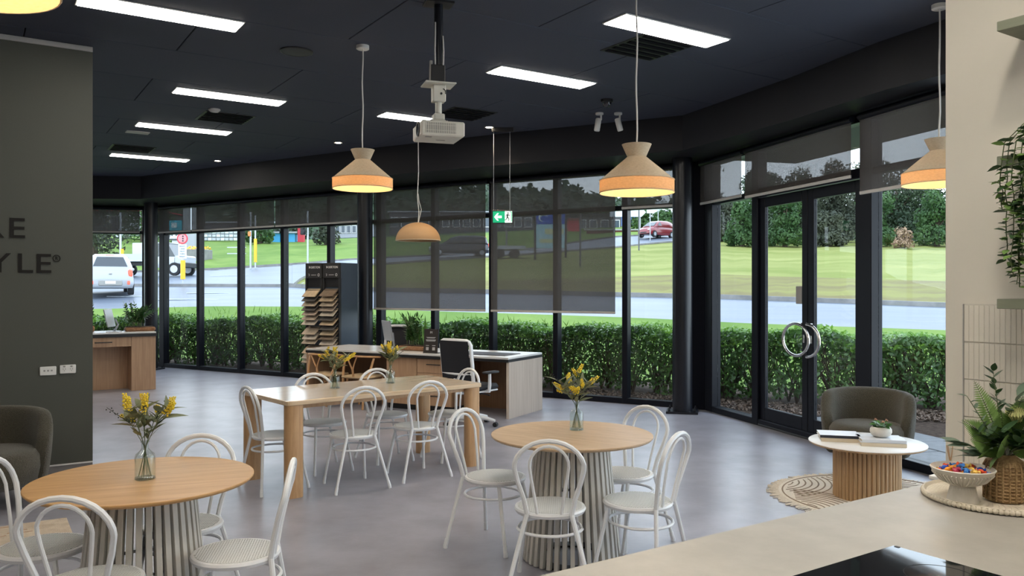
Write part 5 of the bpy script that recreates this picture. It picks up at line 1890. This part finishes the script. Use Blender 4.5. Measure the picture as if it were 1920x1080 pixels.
# books and flower bowl on the coffee table
def book(loc, rz, d, label, cover, spine, name='book'):
    t = thing(name, label, 'book', loc, rz, 'books on the coffee table')
    w, l, h = d
    MB().box((0, 0, .002), (w, l, .004), .0012).build('back_cover', cover, t, False)
    MB().box((.003, 0, h / 2), (w - .012, l - .010, h - .008)).build('pages', M['pages'], t, False)
    MB().box((0, 0, h - .002), (w, l, .004), .0012).build('front_cover', cover, t, False)
    MB().box((-w / 2 + .002, 0, h / 2), (.005, l, h), .0015).build('spine', spine, t, False)
    return t


tz = .4515
p1, p2 = at(1575, 825, tz), at(1652, 833, tz)
ba = math.radians(-14)
book(Vector((p1.x, p1.y + .02, tz)), ba + PI / 2, (.24, .30, .030), 'thick pale book lying under the navy edged book', M['book'], M['pages'])
book(Vector((p1.x - .005, p1.y + .022, tz + .0305)), ba + PI / 2, (.245, .305, .022), 'pale blue covered book with navy edge on top of the left pile', M['book'], M['bookd'])
book(Vector((p2.x, p2.y + .01, tz)), ba + PI / 2 + .02, (.25, .33, .028), 'pale book lying at the bottom of the pile under the flower bowl', M['book'], M['pages'])
book(Vector((p2.x, p2.y + .012, tz + .0285)), ba + PI / 2 + .05, (.24, .325, .024), 'white covered book directly under the flower bowl', M['book'], M['book'])


# ================================================================== plants, vases, small things
def leafmesh(name, L, w, m, bend=.25, fold=.15, n=5, tip=1.0):
    """a leaf lying along +X, normal +Z, base at the origin"""
    rows = []
    for i in range(n + 1):
        f = i / n
        hw = w / 2 * math.sin(PI * min(1, f * .93 + .05) ** (.75 * tip)) if i < n else .0006
        x = L * (f - .10 * bend * f * f)
        z = -bend * L * f * f * .6
        rows.append([(x, -hw, z + fold * hw), (x, 0, z), (x, hw, z + fold * hw)])
    return MB().grid(rows).mesh(name, m, True, 80)


def aim(loc, d, roll=0.0, sc=1.0):
    d = Vector(d).normalized()
    q = d.to_track_quat('X', 'Z')
    return Matrix.Translation(loc) @ q.to_matrix().to_4x4() @ Matrix.Rotation(roll, 4, 'X') @ Matrix.Scale(sc, 4)


def aim2(loc, d, nrm, sc=1.0):
    x = Vector(d).normalized()
    z = Vector(nrm)
    z = (z - x * z.dot(x)).normalized()
    y = z.cross(x)
    m = Matrix((x, y, z)).transposed().to_4x4()
    return Matrix.Translation(loc) @ m @ Matrix.Scale(sc, 4)


def put(name, me, parent, mtx):
    o = ob(name, me, parent)
    o.matrix_local = mtx
    return o


def curve_pts(a, b, sag, n=6):
    a, b = Vector(a), Vector(b)
    return [a.lerp(b, i / (n - 1)) + Vector((0, 0, sag * math.sin(PI * i / (n - 1)))) for i in range(n)]


# clear bottle vases
def bottle(loc, label, k=1.0):
    t = thing('bottle_vase', label, 'vase', loc, 0, 'clear glass bottle vases')
    t.scale = (k, k, k)
    MB().lathe([(.0, .0), (.044, .0), (.047, .006), (.047, .105), (.042, .122), (.020, .142), (.0165, .152), (.0165, .175), (.0205, .178), (.0205, .184), (.0145, .184), (.0145, .150), (.037, .120), (.0435, .103), (.0435, .008), (0, .008)], 28, cap=False).build('glass', M['bottle'], t, ang=35)
    MB().lathe([(0, .0), (.0455, .0005), (.048, .004), (.0455, .010), (.03, .012), (0, .012)], 28, cap=False).build('thick_base', M['bottle'], t)
    return t


M['botbase'] = mat('bottle base', (.22, .28, .22), .1, spec=.8)
lf1 = leafmesh('leaf', .11, .032, M['olive'], .35)
lf2 = leafmesh('leaf', .085, .022, M['olive'], .15)
mbw = MB()
for i in range(26):
    f = i / 25
    g = i * 2.4
    r = .013 * (1 - .55 * f)
    mbw.lathe([(0, -.0055), (.0055, 0), (0, .0055)], 5, Matrix.Translation((f * .062, r * math.cos(g), r * math.sin(g))))
blossom = mbw.mesh('blossom', M['wattle'], True)
bm_ = MB()
for i in range(9):
    bm_.lathe([(0, -.004), (.004, 0), (0, .004)], 5, Matrix.Translation((i * .009, .010 * math.sin(i * 2.1), .009 * math.cos(i * 2.7))))
bm_.tube([(0, 0, 0), (.08, 0, 0)], .0012, 4)
berries = bm_.mesh('berry_sprig', M['berry'])


def bouquet(loc, label, rz, k, seed, spread=.16, height=.25):
    rr = random.Random(seed)
    t = thing('wattle_bouquet', label, 'flowers', loc, rz, 'yellow wattle bouquets')
    t.scale = (k, k, k)
    ns = 9
    for i in range(ns):
        g = 2 * PI * i / ns + rr.uniform(-.25, .25)
        s_ = spread * (rr.uniform(.45, 1.0) if i else .1)
        top = Vector((s_ * math.cos(g), s_ * math.sin(g), .19 + height * rr.uniform(.45, 1.0) * (1 - .3 * s_ / spread)))
        foot = Vector((-.03 * math.cos(g + .4), -.03 * math.sin(g + .4), .014))
        neck = Vector((.007 * math.cos(g), .007 * math.sin(g), .165))
        mid = neck.lerp(top, .5) + Vector((0, 0, .03))
        st = MB().tube([foot, neck, mid, top], [.0015, .0017, .0016, .0010], 5).build('stem', M['stem'], t)
        for q in range(8):
            f = rr.uniform(.12, 1.0)
            p = neck.lerp(mid, f * 2) if f < .5 else mid.lerp(top, f * 2 - 1)
            a = rr.uniform(0, 2 * PI)
            d = Vector((math.cos(a), math.sin(a), rr.uniform(-.25, .9))) + (top - neck).normalized() * .6
            put('leaf', (lf1, lf2)[q % 2], t, aim(p, d, rr.uniform(-.6, .6), rr.uniform(.7, 1.15)))
        d = (top - mid).normalized()
        if i % 4 != 3:
            for q in range(3 if i % 2 else 2):
                a = Vector((rr.uniform(-1, 1), rr.uniform(-1, 1), rr.uniform(-.3, .6))) * .75
                put('blossom', blossom, t, aim(top - d * .02 * q, d + a, 0, rr.uniform(.75, 1.2)))
        else:
            put('berry_sprig', berries, t, aim(top - d * .01, d, 0, 1.0))
            put('berry_sprig', berries, t, aim(mid, d + Vector((.5, .2, .3)), 0, .8))
    return t


vs = [(at(272, 898, .770), 'clear bottle vase on the honey oak round table', 'yellow wattle bouquet on the honey oak round table', .98, 3, .165, .24),
      (at(1081, 806, .770), 'clear bottle vase on the central round table', 'yellow wattle bouquet with curly leaves on the central round table', .95, 8, .15, .20),
      (at(628, 728, .780), 'clear bottle vase on the long table nearer the armchair end', 'yellow wattle bouquet on the long table, wide one reaching left', .93, 5, .15, .20),
      (at(732, 718.5, .780), 'clear bottle vase on the long table toward the office chair', 'yellow wattle bouquet on the long table, upright one in front of the desk plants', .93, 12, .11, .24)]
for i, (p, l1, l2, k, sd, sp, hh) in enumerate(vs):
    bottle(p + Vector((0, 0, .0005)), l1, k)
    bouquet(p + Vector((0, 0, .0005)), l2, sd * 1.7, k, sd, sp, hh)


# glossy leaved plants of the desks
def zz_plant(loc, label, rz, n=11, h=.38, seed=1, pot=None, snake=0, spread=.8):
    rr = random.Random(seed)
    t = thing('potted_plant', label, 'plant', loc, rz)
    w, d, hh = pot
    rows = []
    MB().box((0, 0, hh / 2), (w, d, hh), .02).build('planter', M['terra'], t)
    MB().box((0, 0, hh), (w * .92, d * .85, .02), .009).build('soil', M['mulch'], t)
    lm_ = leafmesh('leaf', .11, .044, M['zz'], .15, .2)
    for i in range(n):
        g = rr.uniform(0, 2 * PI)
        x0, y0 = rr.uniform(-w * .35, w * (.35 if not snake else .08)), rr.uniform(-d * .25, d * .25)
        L = h * rr.uniform(.65, 1.05)
        lean = rr.uniform(.12, spread)
        pts = []
        for q in range(7):
            f = q / 6
            pts.append(Vector((x0 + math.cos(g) * lean * L * f ** 1.5, y0 + math.sin(g) * lean * L * f ** 1.5, hh + L * f * (1 - .25 * lean * f))))
        st = MB().tube(pts, [.006, .006, .0055, .005, .004, .003, .002], 5).build('stem', M['stem'], t)
        for q in range(9):
            f = .22 + .78 * q / 8
            k_ = f * 6
            j = min(5, int(k_))
            p = pts[j].lerp(pts[j + 1], k_ - j)
            ax = (pts[j + 1] - pts[j]).normalized()
            sd = ax.cross(Vector((math.sin(g + 1), -math.cos(g + 1), .2))).normalized()
            for s_ in ((-1, 1) if q < 8 else (0,)):
                put('leaf', lm_, st, aim(p, ax * .75 + sd * s_, rr.uniform(-.4, .4), rr.uniform(.75, 1.1) * (1.1 - .35 * f)))
    for i in range(snake):
        x0 = w * rr.uniform(.18, .40)
        L = h * rr.uniform(.55, 1.05)
        g = rr.uniform(-.35, .35)
        sm_ = leafmesh('blade', L, .065, M['snake'], .03, .5, 7, .8)
        put('blade', sm_, t, aim((x0, rr.uniform(-d * .2, d * .2), hh), (g, rr.uniform(-.2, .2), 1), rr.uniform(0, 6)))
    return t


p = dk(1.72, .42)
zz_plant(p, 'dark leaved plant and snake plant blades in a coir trough on the reception desk', DR_ + PI, 15, .42, 4, (.52, .20, .07), 5, .35)
p = ck(-.20, .30)
zz_plant(p, 'glossy dark green plant in a coir trough on the corner counter', TH, 14, .40, 9, (.46, .22, .07), 0, .95)
# leafy pot behind the counter monitor
p = ck(-.95, .52)
zz_plant(p, 'small feathery green plant behind the corner counter monitor', TH, 8, .42, 21, (.18, .18, .10), 0, .5)

# tray, candy bowl, wicker vase, diffuser on the worktop
def bk(px, py, z=.9005):
    return at(px, py, z)


tp_ = bk(1868, 936)
t = thing('round_tray', 'round cream tray with scalloped edge on the stone worktop', 'tray', tp_)
MB().lathe([(0, .0), (.232, .0), (.240, .006), (.244, .020), (.238, .022), (.230, .012), (0, .010)], 64, cap=False).build('dish', M['ceram'], t)
sc_ = MB().lathe([(0, -.011), (.008, -.006), (.010, 0), (.008, .006), (0, .011)], 8).mesh('scallop', M['ceram'])
for i in range(92):
    g = 2 * PI * i / 92
    ob('scallop', sc_, t, (.242 * math.cos(g), .242 * math.sin(g), .011))
for i in range(60):
    g = 2 * PI * i / 60
    MB().tube([(.12 * math.cos(g), .12 * math.sin(g), .0105), (.17 * math.cos(g + .05), .17 * math.sin(g + .05), .0115), (.226 * math.cos(g), .226 * math.sin(g), .0115)], .0022, 4).build('raised_rib', M['ceram'], t)
cbp = bk(1805, 941, .9125)
t = thing('pedestal_bowl', 'cream ribbed pedestal bowl holding wrapped sweets', 'bowl', cbp)
MB().lathe([(0, 0), (.050, 0), (.052, .006), (.047, .03), (.040, .058), (.034, .068), (0, .07)], 40, cap=False).build('pedestal', M['bowlw'], t, ang=60)
MB().lathe([(0, .064), (.040, .066), (.075, .082), (.098, .108), (.106, .122), (.103, .125), (.095, .112), (.070, .092), (0, .082)], 48, cap=False).build('bowl', M['bowlw'], t, ang=60)
rbm = MB().tube([(.047, 0, .004), (.043, 0, .03), (.037, 0, .058)], .004, 5).mesh('rib', M['bowlw'])
rb2 = MB().tube([(.045, 0, .066), (.076, 0, .080), (.099, 0, .106)], .003, 5).mesh('rib', M['bowlw'])
for i in range(26):
    ob('rib', rbm, t, None, (0, 0, 2 * PI * i / 26))
for i in range(44):
    ob('rib', rb2, t, None, (0, 0, 2 * PI * i / 44))
names = ('red', 'navy blue', 'orange', 'crimson', 'bright blue', 'amber')
cm = []
for c in M['candy']:
    mb = MB()
    mb.tube([(-.017, 0, 0), (-.010, 0, 0), (-.007, 0, 0), (0, 0, 0), (.007, 0, 0), (.010, 0, 0), (.017, 0, 0)], [.007, .0025, .0065, .0085, .0065, .0025, .007], 7)
    cm.append(mb.mesh('wrapped_sweet', c))
k = 0
for ring, (rad, zz, cnt) in enumerate(((.074, .108, 14), (.048, .108, 10), (.020, .106, 5), (.058, .119, 11), (.030, .121, 7), (.010, .131, 3))):
    for i in range(cnt):
        g = 2 * PI * i / cnt + ring * .7
        ci = (i + ring * 2) % 6
        o = ob('wrapped_sweet', cm[ci], None, cbp + Vector((rad * math.cos(g), rad * math.sin(g), zz)), (R.uniform(-.3, .3), R.uniform(-.4, .4), R.uniform(0, 6)))
        tag(o, names[ci] + ' wrapped sweet heaped in the cream pedestal bowl', 'sweet', names[ci] + ' sweets in the bowl')
vp = bk(1884, 938, .9125)
t = thing('wicker_vase', 'glass vase wrapped in brown wicker weave on the cream tray', 'vase', vp)
MB().lathe([(0, 0), (.058, 0), (.064, .012), (.064, .125), (.056, .148), (.036, .163), (.033, .168)], 36, cap=False).build('wicker_sleeve', M['wicker'], t)
MB().lathe([(.027, .14), (.027, .172), (.036, .195), (.038, .196), (.030, .170), (.030, .14)], 32, cap=False).build('glass_neck', M['bottle'], t)
prof = lambda z: .0650 if z < .125 else .0650 - (z - .125) * .55
for i in range(12):
    z = .012 + i * .0118
    MB().tube([((prof(z) + .0012 * (1 if k_ % 2 else -1)) * math.cos(2 * PI * k_ / 40), (prof(z) + .0012 * (1 if k_ % 2 else -1)) * math.sin(2 * PI * k_ / 40), z) for k_ in range(40)], .0030, 5, True).build('weave_strand', M['wicker'], t)
for i in range(20):
    g = 2 * PI * i / 20
    MB().tube([((prof(z) + .002) * math.cos(g), (prof(z) + .002) * math.sin(g), z) for z in (.006, .05, .10, .125, .145)], .0038, 5).build('weave_stake', M['wicker'], t)
# arrangement of ferns, gum leaves and a protea
t = thing('fern_arrangement', 'big green arrangement of ferns and gum leaves in the wicker vase', 'flowers', vp + Vector((0, 0, .02)))
rr = random.Random(5)
leafs = {k_: leafmesh('leaf', L, w, M[m_], b_, .15, 6) for k_, (L, w, m_, b_) in dict(gum=(.085, .030, 'euc', .25), deep=(.085, .028, 'deep', .3), big=(.12, .050, 'fern', .3), small=(.040, .020, 'deep', .1)).items()}
pin = leafmesh('frond_leaflet', .042, .0095, M['fern'], .1, .1, 3)


def offwall(d):
    k_ = d.dot(U)
    return d - U * (k_ * .85 if k_ > 0 else 0) - U * .06


def frond(p0, d, L, label=None, sag=.25, wide=1.0):
    p0, d = Vector(p0), offwall(Vector(d)).normalized()
    pts = [p0 + d * (L * f) + Vector((0, 0, -sag * L * f * f * .5)) for f in np.linspace(0, 1, 9)]
    st = MB().tube(pts, [.0022] * 5 + [.0016, .0012, .0010, .0006], 4).build('fern_frond', M['stem'], t)
    side = d.cross(Vector((rr.uniform(-.2, .2), -1, .25))).normalized()
    n = 26
    for i in range(n):
        f = .16 + .84 * i / (n - 1)
        q = f * 8
        j = min(7, int(q))
        p = pts[j].lerp(pts[j + 1], q - j)
        ax = (pts[j + 1] - pts[j]).normalized()
        s_ = math.sin(PI * (f * .9 + .1) ** .8) * 1.05 * wide + .12
        for sd in (-1, 1):
            put('leaflet', pin, st, aim2(p, ax * .45 + side * sd, (rr.uniform(-.3, .3), -1, .45), s_))


def spray(d, L, kind, n, sag=.1, both=True, sc=1.0, st0=.35):
    d = offwall(Vector(d)).normalized()
    pts = [Vector((0, 0, .13)) + d * (L * f) + Vector((0, 0, -sag * L * f * f)) for f in np.linspace(0, 1, 7)]
    st = MB().tube([Vector((0, 0, .02))] + pts, [.0022] * 5 + [.0018, .0014, .0010], 4).build('stem', M['stem'], t)
    for i in range(n):
        f = st0 + (1 - st0) * i / max(1, n - 1)
        q = f * 6
        j = min(5, int(q))
        p = pts[j].lerp(pts[j + 1], q - j)
        a = rr.uniform(0, 6.28)
        e = Vector((math.cos(a), math.sin(a) * .8, rr.uniform(-.2, .5)))
        put('leaf', leafs[kind], st, aim(p, d * .55 + e * .8, rr.uniform(-.7, .7), sc * rr.uniform(.8, 1.15)))


X = Vector((1, .0, 0))
frond((0, 0, .15), (-.36, -.05, 1), .33)
frond((0, 0, .15), (-.72, -.15, .68), .24)
frond((0, 0, .15), (-.60, -.25, .35), .20)
frond((0, 0, .15), (.10, -.3, 1), .27)
frond((0, 0, .15), (.5, -.2, .7), .22)
frond((0, 0, .15), (-.25, -.4, .30), .17)
frond((0, 0, .15), (.35, -.4, .25), .17)
frond((0, 0, .15), (-.15, -.2, .8), .20)
spray((-.95, -.1, .46), .19, 'gum', 9)
spray((-.85, -.25, .22), .16, 'gum', 8)
spray((-.60, -.2, .95), .31, 'gum', 6, .05, True, .42, .5)
spray((-.10, .0, 1), .33, 'small', 16, .02, True, 1.0, .45)
spray((.35, 0, 1), .25, 'gum', 9, .05, True, 1.2)
spray((.6, -.1, .75), .24, 'deep', 10)
spray((-.2, -.3, .5), .17, 'deep', 10)
spray((.3, -.35, .5), .18, 'deep', 10)
spray((-.5, -.2, .55), .18, 'deep', 10)
spray((.05, -.35, .35), .14, 'deep', 9)
spray((.7, -.2, .4), .20, 'deep', 9)
put('leaf', leafs['big'], t, aim((-.03, -.02, .165), (-1, -.2, -.10), .9, .95))
put('leaf', leafs['big'], t, aim((-.03, -.03, .155), (-.8, -.4, -.35), .6, .8))
pr = MB()
for i in range(70):
    g = i * 2.4
    f = i / 70
    r = .034 * math.sqrt(f)
    pr.tube([(r * .5 * math.cos(g), r * .5 * math.sin(g), 0), (r * math.cos(g) * 1.1, r * math.sin(g) * 1.1, .03), (r * .75 * math.cos(g), r * .75 * math.sin(g), .058 - .02 * f)], [.002, .0026, .0012], 4)
o = pr.build('protea_flower', M['protea'], t)
o.location, o.rotation_euler = (.015, -.045, .275), (.25, -.15, 0)
MB().tube([(0, 0, .05), (.005, -.02, .2), (.015, -.045, .28)], .004, 5).build('stem', M['stem'], t)
# diffuser and small box behind the bowl
dp = bk(1782, 897)
t = thing('reed_diffuser', 'small white reed diffuser with sticks behind the sweet bowl', 'diffuser', dp + Vector((0.0, .0, 0)))
MB().lathe([(0, 0), (.024, 0), (.026, .004), (.026, .045), (.012, .055), (.010, .066), (0, .066)], 24, cap=False).build('bottle', M['white'], t)
for i in range(5):
    g = 2 * PI * i / 5
    MB().tube([(0, 0, .06), (.016 * math.cos(g), .016 * math.sin(g) * .6, .135)], .0018, 5).build('reed', M['reed'], t)
dp = bk(1757, 899)
t = thing('small_white_box', 'small white box at the worktop corner left of the diffuser', 'box', dp, TH)
MB().box((0, 0, .009), (.055, .04, .018), .003).build('body', M['white'], t)
MB().box((0, -.0205, .009), (.04, .002, .006), .0005).build('label_strip', M['greylight'], t)

# flower bowl on the books
fp = Vector((p2.x + .012, p2.y + .03, tz + .0535))
t = thing('flower_bowl', 'round white bowl planted with small green flowering plant on the books', 'plant pot', fp)
MB().lathe([(0, 0), (.045, .0), (.068, .014), (.082, .040), (.080, .062), (.066, .080), (.060, .080), (.070, .060), (0, .055)], 36, cap=False).build('bowl', M['bowlw'], t)
lm3 = leafmesh('leaf', .055, .040, M['snake'], .25, .2, 5)
for i in range(46):
    g = R.uniform(0, 6.28)
    r = .055 * math.sqrt(R.random())
    put('leaf', lm3, t, aim((r * math.cos(g), r * math.sin(g), .07 + R.uniform(0, .035)), (math.cos(g), math.sin(g), R.uniform(.1, 1.0)), R.uniform(-.4, .4), R.uniform(.6, 1.0)))
pk = MB()
for i in range(7):
    g = i * .9
    pk.lathe([(0, -.006), (.0045, 0), (0, .008)], 6, Matrix.Translation((.008 * math.cos(g), .008 * math.sin(g), .004 * (i % 3))))
pinkm = pk.mesh('flower_cluster', mat('pink buds', (.62, .32, .22), .6))
for x, y, z in ((-.045, -.01, .135), (.05, .01, .125), (.0, -.04, .12)):
    ob('flower_cluster', pinkm, t, (x, y, z))
    MB().tube([(x * .4, y * .4, .06), (x, y, z)], .002, 4).build('stem', M['stem'], t)

# trailing plant on the middle kitchen shelf
hp = KC + Matrix.Rotation(KR, 3, 'Z') @ Vector((.47, -.155, 2.163))
t = thing('trailing_plant', 'trailing green plant spilling over the middle kitchen shelf', 'plant', hp, KR)
MB().lathe([(0, 0), (.05, 0), (.062, .04), (.066, .09), (.058, .09), (.05, .05), (0, .05)], 28, cap=False).build('pot', M['ceram'], t)
lm4 = leafmesh('leaf', .044, .031, M['deep'], .2, .15, 4)
lm5 = leafmesh('leaf', .042, .028, M['fern'], .2, .15, 4)
rr = random.Random(3)
for i in range(9):
    x1 = -.135 + i * .016 + rr.uniform(-.008, .008)
    y1 = -.062 - rr.uniform(0, .03)
    drop = (.16, .34, .40, .44, .39, .43, .33, .26, .20)[i]
    pts = [Vector((rr.uniform(-.03, .02), 0, .08)), Vector((x1 * .6, -.03, .10 + rr.uniform(-.02, .03))), Vector((x1, y1 * .7, .045)), Vector((x1, y1, -.04))]
    m_ = 7
    for q in range(1, m_ + 1):
        pts.append(Vector((x1 + .10 * (.0 if i < 4 else -.25) * q / m_ + rr.uniform(-.006, .006), y1 + rr.uniform(-.006, .006), -.04 - drop * q / m_)))
    st = MB().tube(pts, .0018, 4).build('vine', M['stem'], t)
    N_ = int(18 + drop * 75)
    for q in range(N_):
        f = q / (N_ - 1) * (len(pts) - 1)
        j = min(len(pts) - 2, int(f))
        p = pts[j].lerp(pts[j + 1], f - j)
        a = rr.uniform(0, 6.28)
        e = Vector((math.cos(a), math.sin(a), rr.uniform(-.5, .35)))
        if p.z < .02 and p.y + e.y * .03 > -.045:
            e.y = -abs(e.y)
        put('leaf', lm4 if rr.random() < .5 else lm5, st, aim(p, e, rr.uniform(-.5, .5), rr.uniform(.6, 1.1)))
